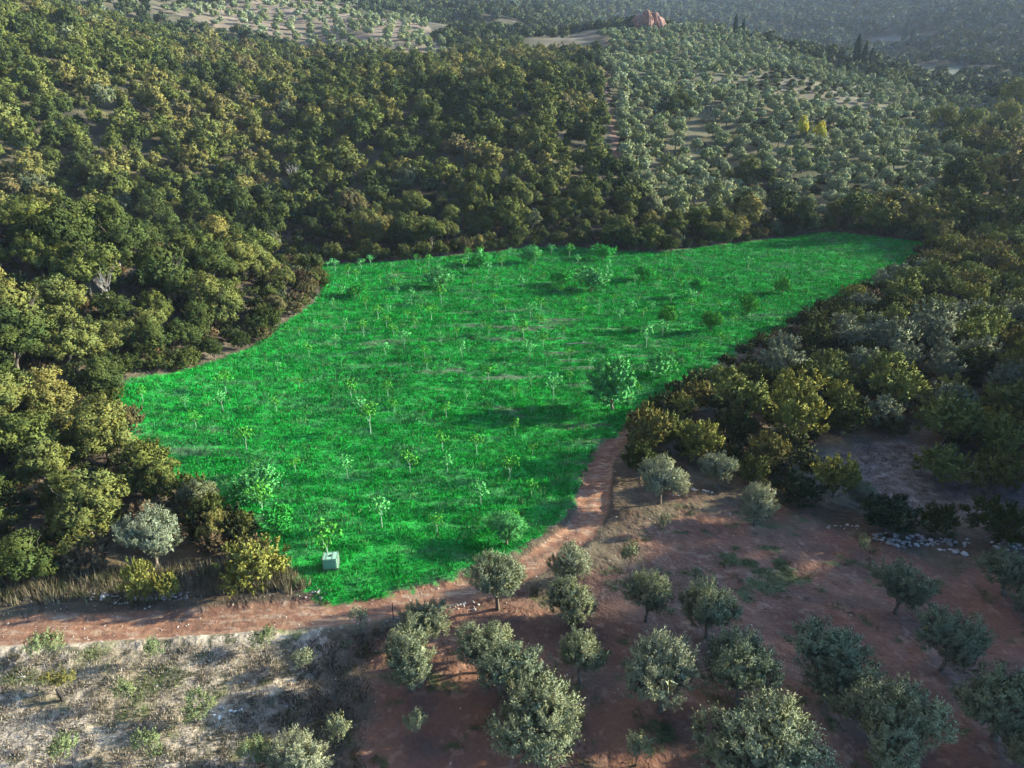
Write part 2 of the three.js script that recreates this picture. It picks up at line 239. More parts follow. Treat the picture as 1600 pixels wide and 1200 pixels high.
// olive and shrub crowns: upright leafy shoots over rounded lobes
function shootCrown(seed, o) {
  const L = new Leaves(seed), r = L.r, lobes = [], nl = o.lobes || 7;
  for (let i = 0; i < nl; i++) { const a = i / nl * 6.28 + r() * 1.3, q = o.R * (0.32 + 0.34 * r()); lobes.push([V(Math.cos(a) * q, o.y0 + (o.H - o.y0) * (0.30 + 0.38 * r()), Math.sin(a) * q), o.R * (0.34 + 0.20 * r())]); }
  lobes.push([V((r() - 0.5) * o.R * 0.4, o.y0 + (o.H - o.y0) * 0.62, (r() - 0.5) * o.R * 0.4), o.R * (0.42 + 0.14 * r())]);
  for (const [c, lr] of lobes) {
    const lt = toneOf(r, 0.16, 0.08), k = Math.round(o.shoots / lobes.length); let tb, td;
    for (let i = 0; i < k; i++) {
      const d = sphereDir(r, -0.75), depth = i % 4 === 0 && !o.tuft ? 0.35 + 0.45 * r() : 0.78 + 0.30 * r();
      const b = c.clone().addScaledVector(V(d.x, d.y * 0.92, d.z), lr * depth); if (b.y < o.y0 * 0.55) b.y = o.y0 * 0.55 + r() * 0.3;
      if (o.tuft) { if (i % o.tuft === 0) { tb = b.clone(); td = d.clone(); } b.copy(tb).add(V((r() - 0.5) * 0.22, (r() - 0.5) * 0.22, (r() - 0.5) * 0.22)); d.copy(td).addScaledVector(sphereDir(r), 0.55).normalize(); }
      const dir = d.clone().multiplyScalar(o.out ?? 0.75).add(V((r() - 0.5) * 0.5, o.up ?? 0.8, (r() - 0.5) * 0.5)).normalize(), len = o.shoot * (0.55 + 0.7 * r()), t0 = toneOf(r, 0.22, 0.08);
      for (let j = 0; j < o.leaves; j++) {
        const s = j / o.leaves, p = b.clone().addScaledVector(dir, len * s), ld = sphereDir(r).multiplyScalar(0.75).addScaledVector(dir, 0.75).normalize(), t = toneOf(r, 0.22, 0.06);
        L.leaf(p, ld, o.len * (0.7 + 0.6 * r()) * (1 - s * 0.3), o.wid * (0.8 + 0.4 * r()), d.clone().multiplyScalar(0.8).addScaledVector(dir, 0.35).normalize(), [lt[0] * t0[0] * t[0], lt[1] * t0[1] * t[1], lt[2] * t0[2] * t[2]], o.kite);
      }
    }
  }
  for (let i = 0; i < (o.core || 0); i++) { const [c, lr] = lobes[i % lobes.length], e = sphereDir(r); L.leaf(c.clone().addScaledVector(e, lr * 0.68 * Math.cbrt(r())), sphereDir(r), 0.34, 0.24, e, toneOf(r, 0.2)); }
  return L.build();
}
function taper(pts, radii, sides = 6) {                      // a bent, tapering limb
  const g = new THREE.BufferGeometry(), p = [], n = [], uv = [], id = [];
  for (let i = 0; i < pts.length; i++) {
    const t = pts[Math.min(i + 1, pts.length - 1)].clone().sub(pts[Math.max(i - 1, 0)]).normalize(), a = V().crossVectors(t, Math.abs(t.y) > 0.9 ? V(1, 0, 0) : V(0, 1, 0)).normalize(), b = V().crossVectors(t, a);
    for (let k = 0; k <= sides; k++) { const q = k / sides * 6.2832, d = a.clone().multiplyScalar(Math.cos(q)).addScaledVector(b, Math.sin(q)); p.push(pts[i].x + d.x * radii[i], pts[i].y + d.y * radii[i], pts[i].z + d.z * radii[i]); n.push(d.x, d.y, d.z); uv.push(k / sides, i / pts.length); }
  }
  for (let i = 0; i < pts.length - 1; i++) for (let k = 0; k < sides; k++) { const a = i * (sides + 1) + k, b = a + 1, c = a + sides + 1, d = c + 1; id.push(a, b, c, b, d, c); }
  g.setAttribute('position', new THREE.Float32BufferAttribute(p, 3)); g.setAttribute('normal', new THREE.Float32BufferAttribute(n, 3)); g.setAttribute('uv', new THREE.Float32BufferAttribute(uv, 2)); g.setIndex(id); return g;
}
function limb(r, from, to, r0, r1, wob, n = 6, sides = 6) { const pts = [], rad = []; for (let i = 0; i <= n; i++) { const t = i / n, p = from.clone().lerp(to, t), w = Math.sin(Math.PI * t) * wob; p.x += (r() - 0.5) * w; p.z += (r() - 0.5) * w; p.y += (r() - 0.3) * w * 0.3; pts.push(p); rad.push(mixf(r0, r1, Math.sqrt(t)) * (0.9 + 0.2 * r())); } return taper(pts, rad, sides); }
function trunkGeo(seed, o) {
  const r = rng(seed), parts = [], fork = V((r() - 0.5) * 0.3, o.fork, (r() - 0.5) * 0.3);
  parts.push(taper([V(0, -0.25, 0), V(0, 0.05, 0), V(fork.x * 0.3, o.fork * 0.4, fork.z * 0.3), fork], [o.rad * 1.7, o.rad * 1.3, o.rad * 0.9, o.rad * 0.8], 8));
  for (let i = 0; i < o.limbs; i++) { const a = (i + r() * 0.6) / o.limbs * 6.28, e = V(Math.cos(a) * o.R * (0.35 + 0.3 * r()), o.H * (0.55 + 0.25 * r()), Math.sin(a) * o.R * (0.35 + 0.3 * r())); parts.push(limb(r, fork, e, o.rad * 0.62, o.rad * 0.14, o.R * 0.25)); const m = fork.clone().lerp(e, 0.55), e2 = e.clone().add(V((r() - 0.5) * o.R * 0.7, o.H * 0.12, (r() - 0.5) * o.R * 0.7)); parts.push(limb(r, m, e2, o.rad * 0.28, o.rad * 0.08, o.R * 0.15, 4, 5)); }
  return mergeGeometries(parts);
}
const leafMat = (r, g, b, tr = 0.0) => new THREE.MeshPhysicalMaterial({ color: new THREE.Color().setRGB(r, g, b), vertexColors: true, roughness: 0.9, specularIntensity: 0.25, side: THREE.DoubleSide, ...(tr ? { transmission: tr, thickness: 0 } : {}) });
function barkTexture(a, b) { const w = 64, h = 128, d = new Uint8Array(w * h * 4); for (let j = 0; j < h; j++) for (let i = 0; i < w; i++) { const t = sstep(-0.35, 0.35, fbm(i / 5, j / 22, 4)), c = lerp3(a, b, t), k = (j * w + i) * 4; for (let q = 0; q < 3; q++) d[k + q] = toS(c[q]); d[k + 3] = 255; } const t = new THREE.DataTexture(d, w, h); t.colorSpace = THREE.SRGBColorSpace; t.magFilter = THREE.LinearFilter; t.wrapS = t.wrapT = THREE.RepeatWrapping; t.needsUpdate = true; return t; }
const BARK = new THREE.MeshStandardMaterial({ map: barkTexture([0.10, 0.08, 0.06], [0.22, 0.19, 0.15]), roughness: 0.95 });
const BARK_PALE = new THREE.MeshStandardMaterial({ map: barkTexture([0.45, 0.44, 0.38], [0.62, 0.6, 0.54]), roughness: 0.9 });
const BARK_LIME = new THREE.MeshStandardMaterial({ map: barkTexture([0.22, 0.38, 0.24], [0.36, 0.52, 0.38]), roughness: 0.9 });
const BARK_DARK = new THREE.MeshStandardMaterial({ map: barkTexture([0.025, 0.022, 0.02], [0.06, 0.05, 0.04]), roughness: 0.95 });
const BARK_GREY = new THREE.MeshStandardMaterial({ map: barkTexture([0.28, 0.26, 0.23], [0.42, 0.39, 0.35]), roughness: 0.95 });

const taken = new Map();
const numbered = (n) => { const k = taken.get(n) || 0; taken.set(n, k + 1); return k ? n + '_' + String(k).padStart(3, '0') : n; };
function thing(name, label, category, group, x, y, z, turn = 0, s = 1, sy = s) { const o = new THREE.Group(); o.name = numbered(name); o.userData = { label, category }; if (group) o.userData.group = group; o.position.set(x, y, z); o.rotation.y = turn; o.scale.set(s, sy, s); scene.add(o); return o; }
function part(name, geo, mat, parent, label) { const m = new THREE.Mesh(geo, mat); m.name = name; m.castShadow = m.receiveShadow = true; if (label) m.userData.label = label; parent.add(m); return m; }
function copyOf(proto, name, label, category, group, x, y, z, turn, s, sy, leaf) {
  const c = proto.clone(); c.name = numbered(name); c.userData = { label, category, group }; if (!group) delete c.userData.group; c.position.set(x, y, z); c.rotation.set(0, turn, 0); c.scale.set(s, sy, s);
  if (leaf) for (const m of c.children) if (m.name === 'crown') m.material = leaf; scene.add(c); return c;
}
function proto(crown, trunk, leaf, bark, sx = 1) { const g = new THREE.Group(); part('trunk', trunk, bark, g); part('crown', crown, leaf, g); return g; }
function stuff(name, label, category, geos, mat, list, base) {     // list: [x, y, z, turn, s, sy, colour, variant]
  const root = new THREE.Group(); root.name = name; root.userData = { label, category, kind: 'stuff' }; scene.add(root);
  const M = new THREE.Matrix4(), Q = new THREE.Quaternion(), U = V(0, 1, 0), S = V(), P = V(), C = new THREE.Color();
  geos.forEach((g, v) => {
    const L = list.filter((_, i) => i % geos.length === v); if (!L.length) return;
    const im = new THREE.InstancedMesh(g, mat, L.length); im.name = base; im.userData.kind = 'stuff'; im.castShadow = im.receiveShadow = true;
    L.forEach((t, i) => { Q.setFromAxisAngle(U, t[3]); im.setMatrixAt(i, M.compose(P.set(t[0], t[1], t[2]), Q, S.set(t[4], t[5], t[4]))); im.setColorAt(i, C.setRGB(...t[6])); });
    root.add(im);
  });
  return root;
}
// what the photograph frames, with a margin
const FW = V(0, -Math.sin(23 * Math.PI / 180), -Math.cos(23 * Math.PI / 180)), UPV = V(0, Math.cos(23 * Math.PI / 180), -Math.sin(23 * Math.PI / 180));
function inFrame(x, y, z, m) { const dx = x, dy = y - 30, dz = z, d = dy * FW.y + dz * FW.z, v = dy * UPV.y + dz * UPV.z; return d > 1 && Math.abs(dx) < d * 0.7505 + m && Math.abs(v) < d * 0.5628 + m; }
function scatter(seed, [x0, x1, z0, z1], tries, gap, ok, had = []) {
  const r = rng(seed), cell = 12, H = new Map(), out = [], key = (i, j) => i * 100003 + j;
  const add = (p) => { const k = key(Math.floor(p[0] / cell), Math.floor(p[1] / cell)); if (!H.has(k)) H.set(k, []); H.get(k).push(p); };
  for (const p of had) add(p);
  for (let t = 0; t < tries; t++) {
    const x = mixf(x0, x1, r()), z = mixf(z0, z1, r()); if (!ok(x, z)) continue; const g = typeof gap === 'function' ? gap(x, z, r) : gap; if (!g) continue;
    const ci = Math.floor(x / cell), cj = Math.floor(z / cell); let free = true;
    for (let i = -1; i <= 1 && free; i++) for (let j = -1; j <= 1 && free; j++) for (const p of H.get(key(ci + i, cj + j)) || []) if (Math.hypot(p[0] - x, p[1] - z) < (g + (p[2] || g)) * 0.5) { free = false; break; }
    if (free) { const p = [x, z, g]; add(p); out.push(p); }
  }
  return out;
}
// ---------- kinds of trees ----------
const oakC = [], oakT = [], olvC = [], olvT = [], busC = [], busT = [], yngC = [], yngT = [], midC = [], foC = [], fvC = [];
for (let i = 0; i < 7; i++) { oakC.push(oakCrown(100 + i, { R: 3.4, H: 7.2, clumps: 110, leaves: 84, len: 0.225, lobes: 6 + (i % 3) })); oakT.push(trunkGeo(200 + i, { R: 3.2, H: 7, fork: 1.9, rad: 0.2, limbs: 5 })); }
for (let i = 0; i < 8; i++) { olvC.push(shootCrown(300 + i, { R: 2.3, H: 4.3, y0: 0.9, shoots: 1900, leaves: 12, len: 0.19, wid: 0.048, shoot: 0.68, core: 1100, tuft: 7, lobes: 6 + (i % 4), kite: true })); olvT.push(trunkGeo(400 + i, { R: 2.1, H: 4.2, fork: 1.0 + 0.2 * (i % 3), rad: 0.17, limbs: 5 })); }
for (let i = 0; i < 6; i++) { busC.push(shootCrown(500 + i, { R: 2.4, H: 3.7, y0: 0.35, shoots: 560, leaves: 13, len: 0.24, wid: 0.13, shoot: 0.65, core: 500, tuft: 5, lobes: 7, out: 0.85, up: 0.55 })); busT.push(trunkGeo(600 + i, { R: 2, H: 3.4, fork: 0.4, rad: 0.12, limbs: 6 })); }
for (let i = 0; i < 4; i++) { yngC.push(shootCrown(700 + i, { R: 0.85, H: 2.0, y0: 0.35, shoots: 120, leaves: 12, len: 0.19, wid: 0.05, shoot: 0.5, lobes: 4, up: 1.1, out: 0.5, kite: true })); yngT.push(trunkGeo(800 + i, { R: 0.7, H: 1.9, fork: 0.4, rad: 0.045, limbs: 4 })); }
for (let i = 0; i < 4; i++) midC.push(oakCrown(900 + i, { R: 2.8, H: 4.2, clumps: 56, leaves: 42, len: 0.30, lobes: 6, flat: 0.8 }));
const midT = [0, 1].map((i) => trunkGeo(950 + i, { R: 2.4, H: 4, fork: 1.1, rad: 0.2, limbs: 4 }));
for (let i = 0; i < 4; i++) foC.push(oakCrown(1000 + i, { R: 3.4, H: 7.2, clumps: 60, leaves: 34, len: 0.42, lobes: 7 }));
for (let i = 0; i < 3; i++) fvC.push(oakCrown(1100 + i, { R: 4.2, H: 7, clumps: 30, leaves: 16, len: 0.95, lobes: 5 }));
const LM = {
  green: leafMat(0.12, 0.145, 0.034), olive: leafMat(0.148, 0.165, 0.045), ochre: leafMat(0.20, 0.19, 0.055), dark: leafMat(0.066, 0.092, 0.024), brown: leafMat(0.165, 0.145, 0.06), silver: leafMat(0.24, 0.275, 0.175),
  grove: leafMat(0.25, 0.285, 0.165), grovePale: leafMat(0.32, 0.35, 0.22), groveDeep: leafMat(0.21, 0.255, 0.15), yellow: leafMat(0.26, 0.27, 0.065), lime: leafMat(0.2, 0.24, 0.07), bright: leafMat(0.62, 0.58, 0.09), evergreen: leafMat(0.035, 0.062, 0.024),
  field: leafMat(0.05, 0.42, 0.065), fieldPale: leafMat(0.12, 0.44, 0.13), sapling: leafMat(0.08, 0.33, 0.04), white: leafMat(1, 1, 1), slopeGreen: leafMat(0.25, 0.295, 0.13), slopeSage: leafMat(0.30, 0.34, 0.175), slopePale: leafMat(0.37, 0.40, 0.225), greyOak: leafMat(0.16, 0.18, 0.09), young: leafMat(0.2, 0.25, 0.11) };
const OAK = oakC.map((c, i) => proto(c, oakT[i], LM.green, BARK)), OLV = olvC.map((c, i) => proto(c, olvT[i], LM.grove, BARK)), BUS = busC.map((c, i) => proto(c, busT[i], LM.lime, BARK)), YNG = yngC.map((c, i) => proto(c, yngT[i], LM.young, BARK)), MID = midC.map((c, i) => proto(c, midT[i % 2], LM.grove, BARK));
const RG = rng(4242), sizeWord = (s, a, b) => (s < a ? 'small ' : s > b ? 'large ' : 'mid-sized ');

// ---------- olive trees of the near grove: x, z, width, height, leaf, label ----------
const NEAR_GROVE = 'olive trees of the red earth grove';
[[-0.9, -34, 4.3, 4.7, 'grove', 'dense olive tree at the track bend, touching the lower edge of the green field'],
[3.8, -36.7, 3.1, 3.3, 'grovePale', 'silvery pale olive tree beside the track, topmost of the column below the bend'],
[3.5, -32.8, 3.8, 3.9, 'grove', 'wide flat-topped olive tree directly below the silvery pale one'],
[8.3, -33.3, 3.4, 4.3, 'grove', 'round olive tree with slender bare trunk in the middle of the grove'],
[11.6, -31.6, 4.3, 4.5, 'grove', 'broad mushroom-shaped olive tree with a dark bare trunk'],
[3.7, -28.3, 3.2, 4.1, 'grove', 'small upright olive tree right of the two overlapping olive trees'],
[-5.6, -27.8, 3.6, 4.4, 'grove', 'lone olive tree, leftmost large one with a bare trunk on the red soil'],
[-5.1, -31.3, 3.6, 2.9, 'grove', 'low olive tree just behind the leftmost large olive tree'],
[-1.4, -29.1, 3.9, 3.4, 'grove', 'olive tree at the upper end of the overlapping olive clump'],
[0.2, -26.9, 4.8, 4.2, 'groveDeep', 'olive tree in the middle of the overlapping olive clump'],
[1.2, -23.6, 5.2, 5.2, 'grove', 'largest olive tree of the overlapping clump, at its lower end'],
[7.8, -26.5, 4.7, 5.4, 'grovePale', 'tall egg-shaped olive tree with pale top and dark underside'],
[12, -26.9, 5.0, 4.9, 'groveDeep', 'ragged many-pointed olive tree right of the tall egg-shaped one'],
[16.9, -27.6, 6.0, 4.6, 'groveDeep', 'wide dark olive tree spreading low to the ground in the right half'],
[24.1, -33.9, 4.1, 4.2, 'groveDeep', 'lone dark olive tree with a side branch below the rubble line'],
[24.1, -29, 4.2, 4.4, 'groveDeep', 'olive tree with a thin leaning trunk near the right edge'],
[18, -23.5, 5.3, 5.0, 'grove', 'full round olive tree at the bottom edge, right of the widest one'],
[11.4, -22, 6.6, 5.2, 'grove', 'widest olive tree, at the bottom edge with a stray side shoot'],
[24.3, -24.7, 4.9, 4.8, 'groveDeep', 'large olive tree cut by the right edge near the bottom corner'],
[31.8, -35.4, 4.3, 3.7, 'groveDeep', 'spreading olive tree with grey trunk below the stones at the right edge'],
[31.4, -32.7, 3.2, 3.4, 'groveDeep', 'olive tree half cut off by the right edge'],
[24.2, -22.2, 3.6, 3.6, 'grove', 'olive tree in the lower right corner'],
[18.4, -43.6, 3.8, 3.9, 'grovePale', 'pale olive tree on a thin trunk at the top of the red soil'],
[16.9, -48.7, 3.3, 3.5, 'silver', 'grey-green olive tree with splayed stems among the yellow bushes'],
[11.7, -46.1, 4.4, 4.2, 'grovePale', 'pale rounded olive tree right of the track, below the yellowish bush'],
[27.6, -45.9, 2.5, 2.6, 'silver', 'small blue-grey olive bush beside the grey bare slope'],
[-10, -22.4, 3.4, 3.2, 'grovePale', 'pale olive tree at the bottom edge left of the grove'],
[-0.4, -41, 3.4, 2.8, 'fieldPale', 'pale green olive bush on the lower edge of the green field'],
[-24.6, -38.6, 4.8, 5.2, 'silver', 'silvery white olive tree with forked pale stems in front of the dark wood']
].forEach(([x, z, w, h, m, label], i) => { copyOf(OLV[i % 8], 'olive_tree', label, 'olive tree', NEAR_GROVE, x, standY(x, z), z, RG() * 6.28, w / 5.7, h / 5.2, LM[m]); });
[[7.9, -37.8, 1.7, 2.5, 'small olive bush right of the silvery pale olive tree'], [-4.8, -24.7, 1.6, 1.9, 'small olive bush left of the overlapping olive clump'], [-8.6, -24.4, 1.8, 2.1, 'small pale olive bush below the bare dead shrub'], [6, -23.2, 1.8, 2.1, 'small olive bush at the bottom edge left of the widest olive tree'],
[12.3, -37.1, 1.0, 1.0, 'tiny olive shoot above the mushroom-shaped olive tree'], [11.2, -42.2, 1.1, 1.9, 'thin young olive beside the track bank'], [24.8, -39.9, 1.3, 1.6, 'young blue-green olive below the rubble heap'], [-9.2, -32.4, 1.6, 1.6, 'faint young olive just below the track'], [-11.7, -29.2, 2.0, 1.6, 'low weedy young olive on the dark ground left of the red soil'],
[-26.3, -29.6, 2.3, 2.4, 'young olive below the track near the left edge'], [-24.3, -27.5, 1.9, 1.8, 'brownish young olive beside the charred stake'], [-20.3, -29.6, 1.3, 2.2, 'slim young olive just below the track on pale dry ground'], [-20.4, -26.6, 1.6, 1.9, 'thin young olive on pale dry ground, middle of the left corner'], [-16.1, -25.7, 2.2, 2.1, 'bushy young olive at the edge of the pale dry ground'], [-14.6, -30.9, 1.8, 1.7, 'young olive near the track above the dark ground'], [-17.6, -23.6, 1.7, 1.9, 'young olive near the bottom edge, middle of the pale ground'], [-21.2, -23.1, 2.0, 2.2, 'young olive at the bottom edge, left on the pale ground'], [-12.3, -23.2, 2.0, 2.1, 'young olive at the bottom edge on dark ground']
].forEach(([x, z, w, h, label], i) => copyOf(YNG[i % 4], 'young_olive', label, 'olive bush', 'young olives on open ground', x, standY(x, z), z, RG() * 6.28, w / 2.3, h / 2.2, i === 10 ? LM.ochre : i > 8 ? LM.young : LM.grove));
// ---------- shrubs along the track and the rubble ----------
const placedShrubs = [];
[[-23.7, -34.9, 2.1, 3.4, 'yellow', 'upright yellow-green shrub among the stones by the track'], [-21.9, -34.9, 1.6, 2.3, 'yellow', 'smaller yellow-green shrub right of the upright one by the track'], [-17, -36.2, 5.0, 3.4, 'yellow', 'wide yellowish bush at the corner of wood and green field'],
[22.7, -46.4, 4.2, 2.6, 'evergreen', 'dark evergreen bush at the top of the red soil'], [28, -42.9, 5.6, 2.6, 'evergreen', 'long dark bush behind the rubble heap'], [31.6, -42.4, 3.4, 2.7, 'dark', 'round dark bush with yellowish tips between two rubble heaps'], [35, -41.2, 4.8, 3.4, 'dark', 'dark bush with light tips at the right end of the rubble line'], [26.1, -47.6, 4.4, 3.7, 'yellow', 'straggly yellowish bush below the grey bare slope'],
[16.5, -53.2, 4.5, 4.2, 'yellow', 'yellowish bush behind the pale rounded olive trees'], [12, -53.9, 4.2, 5.2, 'ochre', 'tall yellow-brown bush where the track meets the green field'], [10.8, -50, 3.6, 3.4, 'dark', 'dark bush at the foot of the tall yellow-brown bush'], [26.2, -57, 6.2, 5.6, 'yellow', 'big round yellow-green bush left of the grey bare slope'], [36.2, -60.3, 4.6, 3.0, 'silver', 'low blue-grey shrub at the top of the grey bare slope'], [40, -56.2, 6.8, 4.8, 'lime', 'big yellow-green bush above the grey bare slope at right'], [36, -50.2, 5.0, 3.4, 'lime', 'bush standing on the grey bare slope'], [39.6, -48.8, 5.2, 3.6, 'olive', 'bush at the right edge of the grey bare slope'], [21, -56.8, 4, 3.4, 'dark', 'dark bush between two yellowish bushes'], [20.4, -49.6, 3.2, 2.7, 'olive', 'straggly bush above the pale olive tree on a thin trunk'], [43, -53, 5, 4.2, 'lime', 'yellow-green bush at the right edge of the picture']
].forEach(([x, z, w, h, m, label], i) => { placedShrubs.push([x, z, w]); copyOf(BUS[i % 6], 'shrub', label, 'shrub', 'shrubs along the track and rubble', x, standY(x, z), z, RG() * 6.28, w / 5.6, h / 4.0, LM[m]); });
// ---------- scrub right of the field ----------
const SCRUB = [[10.5, -62], [12, -52], [17, -50.5], [24, -49], [27, -54], [32, -58.5], [38, -57.5], [45, -52], [58, -50], [80, -64], [112, -110], [112, -148], [91, -146], [81, -135], [67, -121], [44.4, -99], [33.5, -86.7], [22.9, -75.5]];
{
  const pts = scatter(11, [8, 112, -150, -46], 9000, (x, z, r) => 3.2 + 1.5 * r(), (x, z) => inPoly(SCRUB, x, z) && dField(x, z) > 3.6 && dTrack(x, z) > 2.5 && inFrame(x, 2, z, 6), placedShrubs);
  const kinds = [['yellow', 'yellow-green scrub oak in the scrub right of the green field'], ['lime', 'green scrub oak in the scrub right of the green field'], ['ochre', 'rust-tinged scrub oak in the scrub right of the green field'], ['silver', 'blue-grey wild olive in the scrub right of the green field'], ['dark', 'dark green bush in the scrub right of the green field']];
  for (const [x, z, g] of pts) {
    const n = fbm(x / 12 + 5, z / 12, 3) + (RG() - 0.5) * 0.7, k = n < -0.36 ? 3 : n < -0.2 ? 4 : n < 0.1 ? 1 : n < 0.3 ? 0 : 2, s = g / 3.9 * (0.78 + 0.25 * RG()) * (dField(x, z) < 6 ? 0.8 : 1);
    copyOf(BUS[Math.floor(RG() * 6)], 'scrub_tree', sizeWord(s, 0.92, 1.12) + kinds[k][1].replace('in the scrub right of the green field', '') + (dField(x, z) < 7 ? 'on the scrub rim by the field' : x / -z > 0.66 ? 'in the scrub at the right edge' : 'amid the scrub right of the field') + (z > -66 ? ', near the grey slope' : z > -85 ? ', lower part' : z > -108 ? ', middle part' : ', far part'), 'scrub tree', 'scrub right of the field', x, standY(x, z), z, RG() * 6.28, s * 1.05, s * (1 + 0.3 * RG()), LM[kinds[k][0]]);
  }
}
// ---------- oak woods ----------
const RIVER = (x, z) => x > 108 && z < -150 && z > -430 && Math.atan2(x, -z) > 0.47;
function oakZone(x, z) {
  if ((z > -60 && x > -10) || (z > -39.6 && x > -28 && x < -12) || Math.hypot(x + 24.6, z + 38.6) < 2.7) return false;
  if (z > -35.6 || inGroveA(x, z) || inGroveB(x, z) || clearing(x, z) || pathB(x, z) < 3) return false;
  if (dTrack(x, z) < 3.2 || dField(x, z) < 1.1 || inPoly(SCRUB, x, z)) return false;
  if (x > 6 && z > -130 && !inPoly(FIELD, x, z)) return false;
  if (RIVER(x, z)) return fbm(x / 40, z / 40 + 2, 2) > 0.1;
  return Math.hypot(x, z) < 430;
}
const oakKinds = [['green', 'green oak'], ['olive', 'olive-green oak'], ['ochre', 'ochre-leaved oak'], ['dark', 'dark green oak'], ['brown', 'brownish oak'], ['greyOak', 'grey-green oak']];
const oakPick = (x, z) => { const rr = Math.hypot(x, z), shadeFold = x < -36 && rr > 126 && rr < 172; if (shadeFold && RG() < 0.75) return 3; const n = fbm(x / 22 + 8, z / 22, 3) * 0.9 + (RG() - 0.5) * 0.75, dark = fbm(x / 35 + 77, z / 35, 2); const low = Math.exp(-(((z + 150) / 24) ** 2)) * 0.15; const q = n + low; return RG() < 0.02 ? 5 : q < -0.25 || dark < -0.38 ? 3 : q < 0.0 ? 0 : q < 0.22 ? 1 : q < 0.36 ? 2 : RG() < 0.45 ? 4 : 2; };  // mostly dark oaks behind the near ridge, so leaf colour gives the hollow its shade
function oakPlace(x, z) {
  const d = dField(x, z);
  if (x < -14 && z > -128) {
    if (z > -41) return x < -32 ? ' in the front row at the left edge' : x < -24 ? ' in the front row near the silvery olive' : ' in the front row beside the field tip';
    if (d < 4.5) return z > -56 ? ' on the near left rim of the green field' : z > -72 ? ' at the left corner of the green field' : z > -100 ? ' on the upper left rim of the green field' : ' at the upper left corner of the green field';
    return (z > -60 ? ' in the near wood behind the front row' : z > -80 ? ' in the near wood beside the corner' : z > -100 ? ' high on the near wooded ridge' : ' on the crest of the near wooded ridge') + (x / -z < -0.66 ? ', far left' : '');
  }
  if (x > 20) return d < 8 ? (x < 50 ? ' in the tree line behind the right field half' : x < 75 ? ' in the tree line behind the far field tip' : ' in the tree line beyond the field tip') : x < 60 ? ' between far tree line and slope olives' : ' in the trees beyond the far right of the field';
  const side = x < -60 ? ', far left' : x < -35 ? ', left of the field' : x < -15 ? ', above the field left' : x < 2 ? ', above the field middle' : ', above the field right';
  return (d < 6 ? ' at the foot of the wood behind' : d < 18 ? ' low in the wood behind' : ' higher in the wood behind') + side;
}
const sizeJ = () => 0.6 + 0.72 * Math.pow(RG(), 1.6);
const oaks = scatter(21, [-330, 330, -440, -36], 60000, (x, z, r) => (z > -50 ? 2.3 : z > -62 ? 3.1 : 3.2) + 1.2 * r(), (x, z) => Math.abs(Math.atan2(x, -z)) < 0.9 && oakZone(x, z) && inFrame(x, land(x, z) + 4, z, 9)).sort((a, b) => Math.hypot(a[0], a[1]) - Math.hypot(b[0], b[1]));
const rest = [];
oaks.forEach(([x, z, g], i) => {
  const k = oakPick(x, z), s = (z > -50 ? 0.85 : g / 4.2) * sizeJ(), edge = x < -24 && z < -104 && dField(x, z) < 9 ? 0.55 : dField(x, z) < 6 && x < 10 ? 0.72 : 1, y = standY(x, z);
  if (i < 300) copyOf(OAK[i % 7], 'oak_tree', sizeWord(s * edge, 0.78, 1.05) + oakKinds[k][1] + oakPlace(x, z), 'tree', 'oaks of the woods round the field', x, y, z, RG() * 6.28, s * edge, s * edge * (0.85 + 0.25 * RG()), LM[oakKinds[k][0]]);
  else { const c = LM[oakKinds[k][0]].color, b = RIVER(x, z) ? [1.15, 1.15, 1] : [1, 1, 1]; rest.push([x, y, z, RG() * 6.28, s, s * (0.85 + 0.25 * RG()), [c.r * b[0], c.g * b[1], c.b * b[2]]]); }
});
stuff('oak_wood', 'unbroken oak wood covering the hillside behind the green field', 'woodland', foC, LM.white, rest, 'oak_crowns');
{ // unseen wood on the added rise, put there to shade the grove
  const r = rng(33), L = scatter(34, [50, 116, -80, 0], 2500, 5.6, (x, z) => ((x - 82) / 30) ** 2 + ((z + 40) / 36) ** 2 < 1 && !inFrame(x, land(x, z) + 3, z, 7)).map(([x, z]) => { const s = 0.8 + 0.4 * r(); return [x, land(x, z), z, r() * 6.28, s, s, [0.1, 0.13, 0.04]]; });
  stuff('unseen_rise_wood', 'unseen oak wood on the rise added to shade the grove', 'woodland', foC, LM.white, L, 'oak_crowns');
}
{ // bushes that close the rim of the wood along the field
  const pts = scatter(41, [-60, 90, -172, -36], 14000, (x, z, r) => 2.0 + 0.8 * r(), (x, z) => { const d = dField(x, z); return d > 0.5 && d < 2.4 && dTrack(x, z) > 2.6 && z < -37.2 && (x < 7 || z < -136) && inFrame(x, 1, z, 3); });
  pts.forEach(([x, z], i) => { const k = RG(), m = k < 0.35 ? 'dark' : k < 0.65 ? 'green' : k < 0.85 ? 'olive' : 'brown', w = { dark: 'dark', green: 'green', olive: 'olive-green', brown: 'brownish' }[m], s = 0.42 + 0.35 * RG(); copyOf(BUS[i % 6], 'rim_bush', sizeWord(s, 0.53, 0.66) + w + ' bush on the ' + (z < -125 ? 'far rim of the field, ' + (x < -15 ? 'left part' : x < 15 ? 'middle part' : x < 45 ? 'right part' : 'near the far tip') : (z > -56 ? 'near left rim of the field' : z > -72 ? 'rim at the left corner of the field' : z > -95 ? 'upper left rim of the field' : 'rim below the upper left corner of the field')), 'bush', 'bushes on the rim of the field', x, standY(x, z), z, RG() * 6.28, s, s * (0.9 + 0.5 * RG()), LM[m]); });
}
